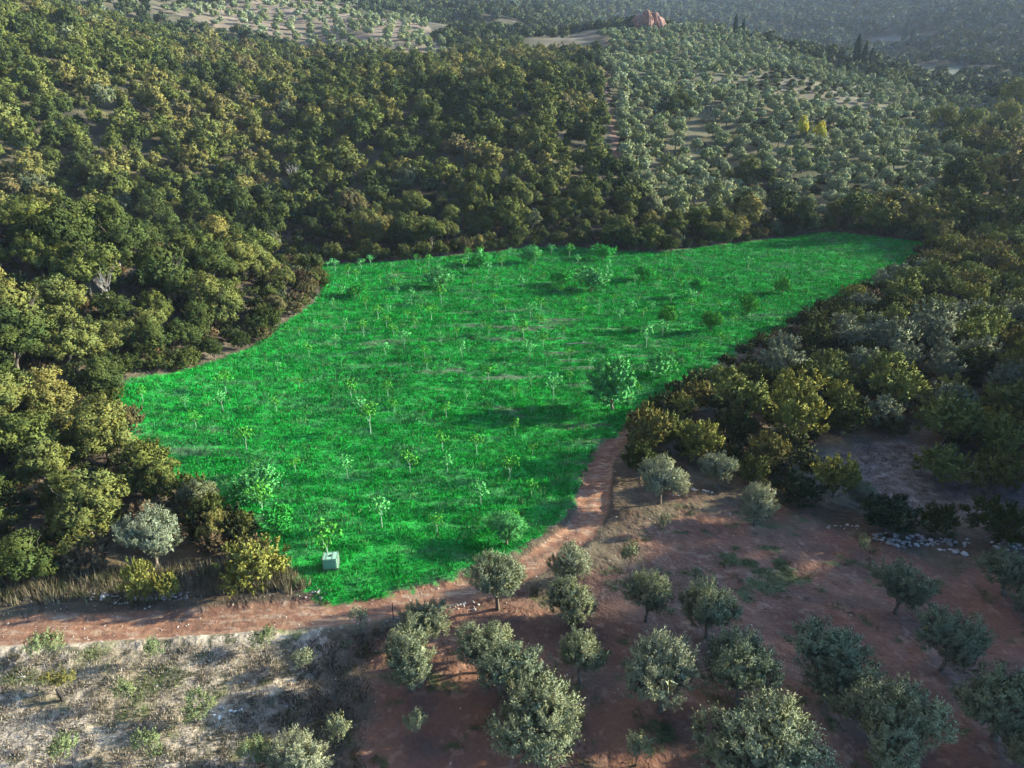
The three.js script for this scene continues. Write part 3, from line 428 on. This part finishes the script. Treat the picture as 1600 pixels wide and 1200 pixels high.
{ // undergrowth
  const low = [0, 1, 2].map((i) => shootCrown(1500 + i, { R: 1.1, H: 1.5, y0: 0.15, shoots: 110, leaves: 9, len: 0.26, wid: 0.14, shoot: 0.45, lobes: 4 }));
  const L = scatter(51, [-110, 112, -175, -36], 16000, 1.7, (x, z) => (oakZone(x, z) || (inPoly(SCRUB, x, z) && dField(x, z) > 1.2 && dGrey(x, z) > 0.5)) && dField(x, z) > 0.4 && inFrame(x, 1, z, 3)).map(([x, z]) => { const s = 0.6 + 0.8 * RG(), t = 0.6 + 0.6 * RG(), c = RG() < 0.2 ? [0.15, 0.11, 0.06] : [0.075, 0.095, 0.032]; return [x, standY(x, z) - 0.08, z, RG() * 6.28, s, s, c.map((q) => q * t)]; });
  stuff('undergrowth', 'low brush on the woodland floor', 'undergrowth', low, LM.white, L, 'brush');
}
// ---------- olive groves on the far slopes ----------
{
  const pts = scatter(61, [-200, 200, -610, -156], 40000, (x, z, r) => (inGroveA(x, z) ? 7.6 : 4.5 + 0.7 * r() + 1.8 * SPARSE(x, z)), (x, z) => (inGroveA(x, z) || inGroveB(x, z)) && !clearing(x, z) && pathB(x, z) > 2.6 && dField(x, z) > 6 && inFrame(x, land(x, z) + 2, z, 6) && fbm(x / 16 + 4, z / 16 + 9, 3) > -0.42);
  const riv = scatter(62, [100, 330, -440, -160], 9000, 6.2, (x, z) => RIVER(x, z) && !oakZone(x, z) && !inGroveB(x, z) && inFrame(x, land(x, z) + 2, z, 6) && fbm(x / 25 + 60, z / 25, 2) > -0.3);
  pts.push(...riv); pts.sort((a, b) => Math.hypot(a[0], a[1]) - Math.hypot(b[0], b[1]));
  const R2 = []; const km = [['slopeGreen', 'green'], ['slopeSage', 'grey-green'], ['slopePale', 'pale']];
  pts.forEach(([x, z, g], i) => {
    const s = (inGroveA(x, z) ? 1.0 : 0.98) * (0.8 + 0.35 * RG()) * (SPARSE(x, z) > 0.4 ? 0.72 : 1), k = RG() < 0.45 ? 0 : RG() < 0.75 ? 1 : 2, y = land(x, z);
    if (i < 300) copyOf(MID[i % 4], 'grove_olive', sizeWord(s, 0.9, 1.03) + km[k][1] + ' olive on the slope behind the field, ' + (i < 70 ? 'lowest rows' : i < 150 ? 'lower rows' : i < 225 ? 'middle rows' : 'upper rows') + (x < 45 ? ' at the left end' : x < 62 ? ' left of centre' : x < 80 ? ' in the centre' : x < 105 ? ' right of centre' : ' at the right end'), 'olive tree', 'olive trees on the slope behind the field', x, standY(x, z), z, RG() * 6.28, s, s * (0.9 + 0.3 * RG()), LM[km[k][0]]);
    else { const c = LM[km[k][0]].color; R2.push([x, y, z, RG() * 6.28, s, s, [c.r, c.g, c.b]]); }
  });
  const low = [0, 1, 2].map((i) => oakCrown(1600 + i, { R: 2.8, H: 4.1, clumps: 34, leaves: 26, len: 0.45, lobes: 6, flat: 0.8 }));
  stuff('far_olive_grove', 'rows of small grey-green olive trees on the far slopes', 'olive grove', low, LM.white, R2, 'olive_crowns');
  const brush = scatter(63, [30, 330, -440, -156], 8000, 3.2, (x, z) => (inGroveB(x, z) || RIVER(x, z)) && inFrame(x, land(x, z), z, 3) && !clearing(x, z) && fbm(x / 20 + 44, z / 20, 3) > 0.1).map(([x, z]) => { const s = 0.35 + 0.4 * RG(); return [x, land(x, z) - 0.3, z, RG() * 6.28, s, s * 0.7, RG() < 0.5 ? [0.13, 0.14, 0.05] : [0.09, 0.10, 0.04]]; });
  stuff('slope_brush', 'low brush between the olive trees on the far slope', 'undergrowth', low, LM.white, brush, 'brush');
}
// ---------- far woods ----------
{
  const pts = scatter(71, [-900, 1150, -1750, -380], 120000, (x, z, r) => { const q = Math.hypot(x, z); return q < 430 ? 0 : mixf(6.8, 11.5, sstep(450, 1300, q)) * (0.85 + 0.3 * r()); }, (x, z) => Math.hypot(x, z) < 1750 && !inGroveA(x, z) && !inGroveB(x, z) && !clearing(x, z) && inFrame(x, land(x, z) + 4, z, 14) && !(Math.abs(x) < 260 && z > -640 && fbm(x / 60 + 3, z / 40, 3) > 0.16 && x < 60)).map(([x, z, g]) => { const s = g / 7.4 * (0.8 + 0.4 * RG()), k = RG(), t = 0.8 + 0.4 * RG(), c = k < 0.55 ? [0.085, 0.115, 0.045] : k < 0.8 ? [0.12, 0.14, 0.055] : k < 0.92 ? [0.13, 0.16, 0.10] : [0.06, 0.085, 0.035]; return [x, land(x, z) - 0.3, z, RG() * 6.28, s, s, c.map((q) => q * t)]; });
  stuff('far_wood', 'hazy dark wood covering the distant hills', 'woodland', fvC, LM.white, pts, 'tree_crowns');
}
// ---------- single landmarks on the slopes ----------
{
  const cy = (() => { const L = new Leaves(91), r = L.r; for (let i = 0; i < 1500; i++) { const t = Math.pow(r(), 0.8), a = r() * 6.28, w = 1.15 * Math.sin(Math.PI * Math.min(1, 0.12 + t * 0.88)) * (0.8 + 0.3 * r()), d = V(Math.cos(a), 0.2, Math.sin(a)).normalize(); L.leaf(V(Math.cos(a) * w, 0.4 + t * 10.5, Math.sin(a) * w), V(d.x * 0.3, 1, d.z * 0.3).normalize(), 0.8, 0.4, d, toneOf(r, 0.3)); } return L.build(); })();
  const ct = taper([V(0, -0.3, 0), V(0, 1, 0), V(0, 6, 0)], [0.2, 0.16, 0.05]); const CY = proto(cy, ct, LM.evergreen, BARK);
  [[203, -446, 1.5, 'tallest dark cypress on the far slope'], [208, -446, 1.2, 'dark cypress right of the tallest one'], [213, -448, 0.9, 'shortest of three dark cypresses on the far slope'], [140, -481, 1.0, 'left dark cypress on the crest of the olive hill'], [145, -481, 0.9, 'right dark cypress on the crest of the olive hill'], [434, -846, 2.0, 'left hazy cypress in the distant valley'], [444, -846, 1.8, 'right hazy cypress in the distant valley']].forEach(([x, z, s, l]) => copyOf(CY, 'cypress', l, 'cypress', 'cypresses on the far slopes', x, land(x, z), z, RG() * 6, s, s));
  [[97.5, -244, 0.55, 1.15, 'bright', 'tall bright yellow poplar among the olive trees'], [102.5, -242, 0.75, 0.95, 'bright', 'shorter bright yellow poplar among the olive trees'], [31.5, -335, 1.8, 1.7, 'evergreen', 'big dark tree at the upper end of the red path'], [38, -338, 1.3, 1.3, 'evergreen', 'dark tree beside the big dark one above the red path'], [166, -281, 1.9, 1.7, 'yellow', 'big yellow-green tree in the valley at right'], [180, -286, 1.6, 1.5, 'lime', 'light green tree beside the big yellow-green tree at right'], [200, -296, 1.5, 1.6, 'yellow', 'yellow-green tree in the valley nearest the right edge'], [232, -340, 2.3, 1.9, 'yellow', 'large hazy yellow tree at the upper right edge'], [62, -268, 1.5, 1.2, 'green', 'green oak standing among the slope olives'], [57, -264, 1.2, 1.1, 'dark', 'dark oak standing among the slope olives'], [66, -199, 1.3, 1.2, 'olive', 'olive-green oak in the lower grove above the green field'], [70, -196, 1.1, 1.0, 'dark', 'dark oak in the lower grove above the green field']
  ].forEach(([x, z, s, sy, m, l], i) => copyOf(OAK[i % 7], 'standout_tree', l, 'tree', 'trees that stand out on the slopes', x, land(x, z), z, RG() * 6, s, sy, LM[m]));
  // red rock face on the crest
  const g = mergeVertices(new THREE.IcosahedronGeometry(1, 24)), p = g.attributes.position; for (let i = 0; i < p.count; i++) { const v = V().fromBufferAttribute(p, i), n = fbm(v.x * 5 + 5, v.y * 1.1 + v.z * 2, 5), q = 1 + n * 0.5; p.setXYZ(i, v.x * (12 - 4 * v.y) * q, v.y * 8.5 * q, v.z * 11 * q); } g.computeVertexNormals();
  const rt = planTexture([0, 40, 0, 40], 256, 256, (x, z) => lerp3([0.34, 0.19, 0.14], [0.2, 0.11, 0.08], sstep(-0.3, 0.3, fbm(x / 6, z / 3, 5))));
  const rock = new THREE.Mesh(g, new THREE.MeshStandardMaterial({ map: rt, roughness: 1 })); rock.name = 'rock_face'; rock.userData = { label: 'bare reddish rock face on the crest of the olive hill', category: 'rock' }; rock.position.set(86, land(86, -494) + 2.5, -494); scene.add(shade(rock));
}
function snag(seed, h, spread, n, rad) { const r = rng(seed), parts = [limb(r, V(0, -0.2, 0), V(0.1, h * 0.4, 0), rad, rad * 0.7, 0.15)]; for (let i = 0; i < n; i++) { const a = r() * 6.28, b = V(0, h * (0.05 + 0.35 * r()), 0), e = V(Math.cos(a) * spread * (0.4 + 0.6 * r()), h * (0.6 + 0.4 * r()), Math.sin(a) * spread * (0.4 + 0.6 * r())); parts.push(limb(r, b, e, rad * 0.45, rad * 0.08, spread * 0.25, 5, 5)); const m = b.clone().lerp(e, 0.6); for (let k = 0; k < 3; k++) parts.push(limb(r, m, m.clone().add(V((r() - 0.5) * spread * 0.7, h * 0.25 * r(), (r() - 0.5) * spread * 0.7)), rad * 0.2, rad * 0.05, 0.1, 3, 4)); } return mergeGeometries(parts); }
function single(name, geo, mat, label, category, x, y, z, turn = 0) { const m = new THREE.Mesh(geo, mat); m.name = numbered(name); m.userData = { label, category }; m.position.set(x, y, z); m.rotation.y = turn; scene.add(shade(m)); return m; }
single('dead_shrub', snag(1, 2.5, 1.3, 18, 0.06), BARK, 'bare leafless shrub with many thin stems on the dark ground', 'shrub', -9.4, groundY(-9.4, -26.7), -26.7);
single('charred_stake', taper([V(0, -0.2, 0), V(-0.06, 0.3, 0), V(-0.16, 0.85, 0.03)], [0.12, 0.1, 0.06], 7), BARK_DARK, 'short black charred stake on the pale dry ground', 'stake', -24.0, groundY(-24, -27), -27);
single('dead_tree', snag(2, 7, 2.6, 9, 0.14), BARK_PALE, 'pale dead tree with bare branches in the wood behind the field', 'tree', -56, land(-56, -182), -182);
single('dead_tree', snag(3, 5.5, 1.6, 14, 0.14), BARK_GREY, 'withered grey-brown tree top in the near wood at left', 'tree', -49.5, land(-49.5, -81) + 1.2, -81);
// ---------- the green field: grass, saplings, bushes ----------
function tuft(seed, n, len, wid, spread) { const L = new Leaves(seed), r = L.r; for (let i = 0; i < n; i++) { const a = r() * 6.28, q = Math.sqrt(r()) * spread, d = V(Math.cos(a) * 0.55 * r(), 1, Math.sin(a) * 0.55 * r()).normalize(); L.leaf(V(Math.cos(a) * q, -0.02, Math.sin(a) * q), d, len * (0.5 + 0.7 * r()), wid, V(Math.cos(a) * 0.3, 1, Math.sin(a) * 0.3).normalize(), toneOf(r, 0.35)); } return L.build(); }
const grassM = leafMat(1, 1, 1), T1 = [0, 1, 2].map((i) => tuft(2000 + i, 26, 0.24, 0.045, 0.34)), T2 = [0, 1].map((i) => tuft(2010 + i, 22, 0.75, 0.035, 0.3));
{
  const r = rng(81), L = [];
  for (let i = 0; i < 190000 && L.length < 70000; i++) {
    const x = -45 + 134 * r(), z = -158 + 123 * r(), d = dField(x, z); if (d > 0.5) continue; const b = bareField(x, z); if (r() < b * 0.85 || furrow(x, z) < -0.55) continue; if (r() > mixf(1, 0.42, sstep(50, 150, Math.hypot(x, z)))) continue;
    const n = fbm(x / 5 + 60, z / 1.6, 4), k = r(), t = 0.7 + 0.6 * r(); let c = k < 0.8 ? [0.010, 0.40, 0.042] : k < 0.93 ? [0.045, 0.27, 0.07] : [0.14, 0.29, 0.10]; if (n > 0.2 && r() < 0.5) c = [0.08, 0.31, 0.10];
    const s = (0.6 + 0.8 * r()) * mixf(1, 1.5, sstep(60, 150, Math.hypot(x, z))); L.push([x, groundY(x, z) - 0.02, z, r() * 6.28, s * 1.2, s * (0.55 + 0.6 * r()), c.map((q) => q * t)]);
  }
  stuff('field_grass', 'lush green grass covering the whole field', 'grass', T1, grassM, L, 'grass_tufts');
  const W = []; for (let i = 0; i < 1500; i++) { const x = -45 + 134 * r(), z = -158 + 123 * r(), d = dField(x, z); if (d > -0.4) continue; if (d < -3 && r() < 0.75) continue; const c = r() < 0.6 ? [0.07, 0.28, 0.07] : [0.16, 0.33, 0.12], s = 0.7 + 0.7 * r(); W.push([x, groundY(x, z) - 0.03, z, r() * 6.28, s, s, c]); }
  stuff('tall_weeds', 'tall pale weeds along the rim of the green field', 'weeds', T2, grassM, W, 'weed_tufts');
  // saplings with whitewashed stems
  const SAP = [0, 1, 2, 3].map((i) => {
    const q = rng(2100 + i), fork = V(0, 0.75 + 0.2 * q(), 0), parts = [taper([V(0, -0.1, 0), V(0.02, 0.4, 0), fork], [0.045, 0.04, 0.035], 6)], ends = [];
    for (let k = 0; k < 3; k++) { const a = k * 2.1 + q(), e = V(Math.cos(a) * 0.42, 1.45 + 0.5 * q(), Math.sin(a) * 0.42); ends.push(e); parts.push(limb(q, fork, e, 0.035, 0.012, 0.12, 4, 5)); }
    const L2 = new Leaves(2150 + i); for (const e of ends) for (let k = 0; k < 55; k++) { const d = sphereDir(L2.r), p = e.clone().addScaledVector(d, 0.52 * Math.cbrt(L2.r())); p.y += 0.15; L2.leaf(p, sphereDir(L2.r).add(V(0, -0.2, 0)).normalize(), 0.24, 0.13, d, toneOf(L2.r, 0.4, 0.25), true); }
    return proto(L2.build(), mergeGeometries(parts), LM.sapling, BARK_LIME);
  });
  let n = 0; const sr = rng(83);
  for (let row = 0; row < 26; row++) for (let col = 0; col < 30; col++) {
    const x = -42 + col * 4.4 + (row % 2) * 2 + (sr() - 0.5) * 1.6, z = -38.5 - row * 4.0 + (sr() - 0.5) * 1.4, k = sr(), h = sr(); if (dField(x, z) > -1.6 || k < 0.4 || (x > 12 && k < 0.62) || (x > 36 && k < 0.85) || Math.hypot(x + 12.4, z + 38.2) < 2) continue;
    const s = 0.45 + 0.6 * h * h + 0.1; n++;
    copyOf(SAP[(row + col) % 4], 'sapling', (s < 0.65 ? 'small ' : s > 0.85 ? 'large ' : 'mid-sized ') + 'pale-stemmed sapling, ' + (x < -18 ? 'left' : x < -6 ? 'left middle' : x < 8 ? 'right middle' : 'right') + ' of the field, ' + (z > -48 ? 'nearest rows' : z > -62 ? 'near rows' : z > -80 ? 'middle rows' : z > -100 ? 'farther rows' : 'farthest rows'), 'sapling', 'saplings planted in the green field', x, groundY(x, z), z, sr() * 6.28, s, s * (0.9 + 0.4 * sr()), k > 0.8 ? LM.fieldPale : LM.sapling);
  }
  [[-12.8, -38.9, 1.25, 'taller sapling with pale stem just behind the white tank'], [-19.2, -44.5, 1.25, 'tall thin sapling near the left rim of the green field']].forEach(([x, z, s, l], i) => copyOf(SAP[i], 'sapling', l, 'sapling', 'saplings planted in the green field', x, groundY(x, z), z, 1 + i, s, s * 1.1, LM.sapling));
  [[-12.3, -111.6, 5.6, 3.4, 'fieldPale', 'round pale bush in the upper left of the green field'], [13.3, -110.5, 6.8, 4.0, 'fieldPale', 'wide pale bush in the upper middle of the green field'], [8.5, -114, 4.4, 3, 'field', 'green bush left of the wide pale bush in the field'], [-24.3, -104.5, 3.8, 2.6, 'field', 'low bush near the upper left rim of the green field'], [29.8, -106.2, 3.6, 3.4, 'field', 'dark round bush in the upper right of the green field'], [10.4, -63.8, 6.2, 6.0, 'fieldPale', 'largest bushy tree in the green field, near its right rim'], [3.7, -131.5, 4.5, 3.6, 'fieldPale', 'bush at the far edge of the green field'], [21.3, -89.8, 3.0, 3.4, 'sapling', 'tall yellow-green bush in the right middle of the green field'], [23, -117.1, 4.4, 3, 'field', 'bush in the upper right middle of the green field'], [35.1, -97.3, 3.2, 3.2, 'sapling', 'yellow-green bush near the right rim of the green field'], [27.1, -88.5, 3.4, 3, 'sapling', 'yellow-green bush right of the tall one in the field'], [17, -72.5, 4.0, 3.2, 'fieldPale', 'pale bush right of the largest bushy tree in the field'], [-6, -128, 5, 2.6, 'field', 'low green bush along the far edge of the field'], [18, -134, 5.5, 3, 'field', 'broad green bush along the far edge of the field'], [44, -108, 3.4, 2.8, 'sapling', 'small yellow-green bush at the right rim of the field'], [-20.6, -47.4, 4.2, 2.6, 'fieldPale', 'bush on the near left rim of the green field'], [-17.2, -42.4, 3.2, 2.2, 'field', 'low bush on the rim above the wide yellowish bush']
  ].forEach(([x, z, w, h, m, l], i) => copyOf(BUS[i % 6], 'field_bush', l, 'bush', 'bushes in the green field', x, groundY(x, z), z, RG() * 6, w / 5.6, h / 4.0, LM[m]));
  single('fallen_branch', mergeGeometries([limb(rng(5), V(-1.6, 0.1, 0), V(1.6, 0.3, 0.3), 0.09, 0.04, 0.4), limb(rng(6), V(0.2, 0.2, 0.1), V(1.1, 0.8, -0.5), 0.05, 0.02, 0.2)]), BARK_GREY, 'fallen grey branch lying in the right middle of the field', 'branch', 8.8, groundY(8.8, -83.7), -83.7);
}
// ---------- water tank in its cage ----------
{
  const x = -12.4, z = -38.3, t = thing('water_tank', 'white caged water tank on a pallet in the near corner of the green field', 'tank', null, x, groundY(x, z) + 0.02, z, 0.12, 0.82);
  const bx = (w, h, d, px, py, pz) => new THREE.BoxGeometry(w, h, d).translate(px, py, pz);
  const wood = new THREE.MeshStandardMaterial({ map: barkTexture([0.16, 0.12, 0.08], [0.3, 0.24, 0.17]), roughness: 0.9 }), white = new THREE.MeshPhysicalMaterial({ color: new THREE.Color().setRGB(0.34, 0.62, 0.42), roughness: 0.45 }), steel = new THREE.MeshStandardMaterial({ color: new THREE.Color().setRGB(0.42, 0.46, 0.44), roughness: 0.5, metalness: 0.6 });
  const pl = part('pallet', mergeGeometries([-0.42, 0, 0.42].map((q) => bx(1.2, 0.1, 0.1, 0, 0.07, q))), wood, t);
  for (let i = 0; i < 6; i++) part('board', bx(0.15, 0.022, 1.0, -0.52 + i * 0.208, 0.135, 0), wood, pl);
  const sh = new THREE.Shape(), w = 0.55, d = 0.45, rr = 0.1; sh.moveTo(-w + rr, -d); sh.lineTo(w - rr, -d); sh.quadraticCurveTo(w, -d, w, -d + rr); sh.lineTo(w, d - rr); sh.quadraticCurveTo(w, d, w - rr, d); sh.lineTo(-w + rr, d); sh.quadraticCurveTo(-w, d, -w, d - rr); sh.lineTo(-w, -d + rr); sh.quadraticCurveTo(-w, -d, -w + rr, -d);
  const body = part('container', new THREE.ExtrudeGeometry(sh, { depth: 0.88, bevelEnabled: true, bevelSize: 0.03, bevelThickness: 0.04, bevelSegments: 3, curveSegments: 5 }).rotateX(-Math.PI / 2).translate(0, 0.2, 0), white, t);
  part('lid', new THREE.CylinderGeometry(0.12, 0.13, 0.06, 16).translate(0, 1.15, 0), new THREE.MeshStandardMaterial({ color: new THREE.Color().setRGB(0.05, 0.05, 0.05), roughness: 0.6 }), body);
  const bars = []; for (let i = 0; i <= 7; i++) for (const s of [-1, 1]) bars.push(bx(0.02, 1.0, 0.02, -0.6 + i * 1.2 / 7, 0.66, s * 0.5)); for (let i = 1; i < 6; i++) for (const s of [-1, 1]) bars.push(bx(0.02, 1.0, 0.02, s * 0.6, 0.66, -0.5 + i * 1.0 / 6));
  for (const y of [0.2, 0.42, 0.66, 0.9, 1.14]) { for (const s of [-1, 1]) { bars.push(bx(1.24, 0.022, 0.022, 0, y, s * 0.512)); bars.push(bx(0.022, 0.022, 1.0, s * 0.612, y, 0)); } } bars.push(bx(0.03, 0.02, 1.0, -0.25, 1.16, 0), bx(0.03, 0.02, 1.0, 0.25, 1.16, 0));
  part('cage', mergeGeometries(bars), steel, t);
}
// ---------- posts beside the track ----------
[[-7.3, -33.0, 1.3, 'thin dark post on the lower verge of the track'], [-6.0, -33.2, 1.2, 'second thin dark post right of the first along the track'], [2.9, -37.3, 1.2, 'thin dark post below the track bend']].forEach(([x, z, h, l]) => single('post', mergeGeometries([taper([V(0, -0.2, 0), V(0.01, h, 0)], [0.035, 0.03], 6), new THREE.SphereGeometry(0.032, 6, 4).translate(0.01, h, 0)]), BARK_DARK, l, 'post', x, groundY(x, z), z));
// ---------- stones ----------
const stoneGeos = [0, 1, 2, 3, 4].map((s) => { const r = rng(3000 + s), g = new THREE.IcosahedronGeometry(1, 0), p = g.attributes.position, m = new Map(); const sx = 1 + r() * 0.5, sy = 0.45 + 0.3 * r(), sz = 0.8 + r() * 0.3; for (let i = 0; i < p.count; i++) { const key = [p.getX(i), p.getY(i), p.getZ(i)].map((q) => q.toFixed(3)).join(); if (!m.has(key)) m.set(key, 0.75 + 0.5 * r()); const k = m.get(key); p.setXYZ(i, p.getX(i) * k * sx, p.getY(i) * k * sy, p.getZ(i) * k * sz); } g.computeVertexNormals(); return g; });
const stoneMats = [[0.58, 0.56, 0.53], [0.45, 0.43, 0.40], [0.68, 0.67, 0.65], [0.36, 0.33, 0.30]].map((c) => new THREE.MeshStandardMaterial({ color: new THREE.Color().setRGB(...c), roughness: 0.95 }));
[[28.6, -41.5, 2.4, 0.95, 80, 'largest heap of white rubble below the long dark bush', 0.2], [31.4, -39.9, 0.9, 0.5, 14, 'small group of white stones right of the largest rubble heap', 0.24], [32.2, -41.4, 1.3, 0.5, 18, 'scattered grey rubble between the two dark bushes', 0.2], [36, -40.6, 1.7, 0.6, 22, 'rubble heap at the right edge of the picture', 0.24], [25.3, -43.2, 1.7, 0.3, 12, 'few pale stones left of the largest rubble heap', 0.13], [14.6, -47.9, 1.6, 0.5, 16, 'pale stones under the grey-green olive among the bushes', 0.16],
[-25.6, -35.2, 2.1, 0.5, 44, 'loose heap of pale stones left of the upright yellow-green shrub', 0.17], [-22.2, -35.5, 2.3, 0.5, 40, 'loose heap of pale stones behind the two yellow-green shrubs', 0.17], [-13.1, -35.4, 0.9, 0.4, 7, 'few pale stones at the lower tip of the green field', 0.13], [-15.2, -26.2, 1.2, 0.5, 12, 'few pale stones above the bushy young olive', 0.14], [-3.1, -34.4, 1.2, 0.5, 12, 'row of small stones on the verge left of the dense olive', 0.15]
].forEach(([x, z, rx, rz, n, l, sz], q) => {
  const r = rng(3100 + q), t = thing('stone_heap', l, 'stones', 'heaps of stones', x, 0, z); for (let i = 0; i < n; i++) { const a = r() * 6.28, d = Math.sqrt(r()), px = Math.cos(a) * d * rx + (r() - 0.5) * 0.6, pz = Math.sin(a) * d * rz, s = sz * (0.35 + 0.9 * r() * r()); const m = part('stone', stoneGeos[i % 5], stoneMats[Math.floor(r() * 4)], t); m.scale.setScalar(s); m.position.set(px, groundY(x + px, z + pz) + s * 0.2 + (1 - d) * 0.12, pz); m.rotation.set(r() - 0.5, r() * 6, r() - 0.5); }
});
// ---------- loose stones, dry grass and weeds of the foreground ----------
{
  const r = rng(91), peb = [], dry = [], weed = [], straw = [];
  for (let i = 0; i < 60000; i++) {
    const x = -46 + 100 * r(), z = -62 + 44 * r(); if (!inFrame(x, 0, z, 2)) continue; const dt = dTrack(x, z), df = dField(x, z), dr = dRed(x, z); if (df < 0.1) continue;
    const y = groundY(x, z), pale = z > -36 && dr > 0 && dt > 2, k = r();
    const pp = pale ? (x < -13 ? 0.16 : 0.06) : dt < 2.2 ? 0.3 : dr < 0 ? 0.2 : 0.02;
    if (k < pp) { const s = 0.02 + 0.07 * r() * r(); peb.push([x, y, z, r() * 6.28, s, s, dr < -0.5 && dt > 2 && r() < 0.93 ? [0.2, 0.105, 0.075] : r() < 0.6 ? [0.5, 0.46, 0.41] : [0.3, 0.22, 0.17]]); continue; }
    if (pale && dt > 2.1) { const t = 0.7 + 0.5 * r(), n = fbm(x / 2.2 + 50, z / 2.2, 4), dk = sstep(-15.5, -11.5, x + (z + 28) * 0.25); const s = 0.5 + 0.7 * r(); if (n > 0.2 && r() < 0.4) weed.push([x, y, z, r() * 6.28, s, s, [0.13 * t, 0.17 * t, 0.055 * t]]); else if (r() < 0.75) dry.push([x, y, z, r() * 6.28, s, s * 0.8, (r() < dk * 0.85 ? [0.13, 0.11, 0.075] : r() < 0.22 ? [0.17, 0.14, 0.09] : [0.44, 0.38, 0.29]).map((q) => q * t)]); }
    else if (dr < 0 && dt > 2.1) { const g = 0.30 * Math.exp(-(((x - 18) / 4) ** 2 + ((z + 37.5) / 3.2) ** 2)) + 0.32 * Math.exp(-(((x - 8.8) / 1.8) ** 2 + ((z + 25) / 1.4) ** 2)) + 0.26 * Math.exp(-(((x - 8.6) / 1.4) ** 2 + ((z + 43) / 1.6) ** 2)) + fbm(x / 1.1 + 70, z / 0.9, 4) * 0.7 - 0.12; if (g > 0.1 && r() < 0.7) { const s = 0.35 + 0.5 * r(); weed.push([x, y, z, r() * 6.28, s, s * 0.7, [0.055, 0.10, 0.03]]); } }
    else if (inPoly(GREY, x, z) && r() < 0.5) dry.push([x, y, z, r() * 6.28, 0.7, 0.6, [0.22, 0.19, 0.165]]);
    if (dt > 2 && dt < 5.5 && z < -33.2 && x < -9 && r() < 0.55) { const s = 0.6 + 0.9 * r(); straw.push([x, y, z, r() * 6.28, s, s, r() < 0.6 ? [0.26, 0.22, 0.14] : [0.13, 0.14, 0.07]]); }
  }
  stuff('pebbles', 'loose pale pebbles strewn over track and dry ground', 'pebbles', stoneGeos.slice(0, 2), new THREE.MeshStandardMaterial({ color: 0xffffff, roughness: 0.95 }), peb, 'stones');
  stuff('dry_grass', 'bleached dry grass on the open ground below the track', 'grass', T1, grassM, dry, 'grass_tufts');
  stuff('weeds', 'low green weeds in patches on the open ground', 'weeds', T1, grassM, weed, 'weed_tufts');
  stuff('straw_verge', 'tall straw-coloured grass along the upper verge of the track', 'grass', T2, grassM, straw, 'grass_tufts');
}
renderer.render(scene, camera);
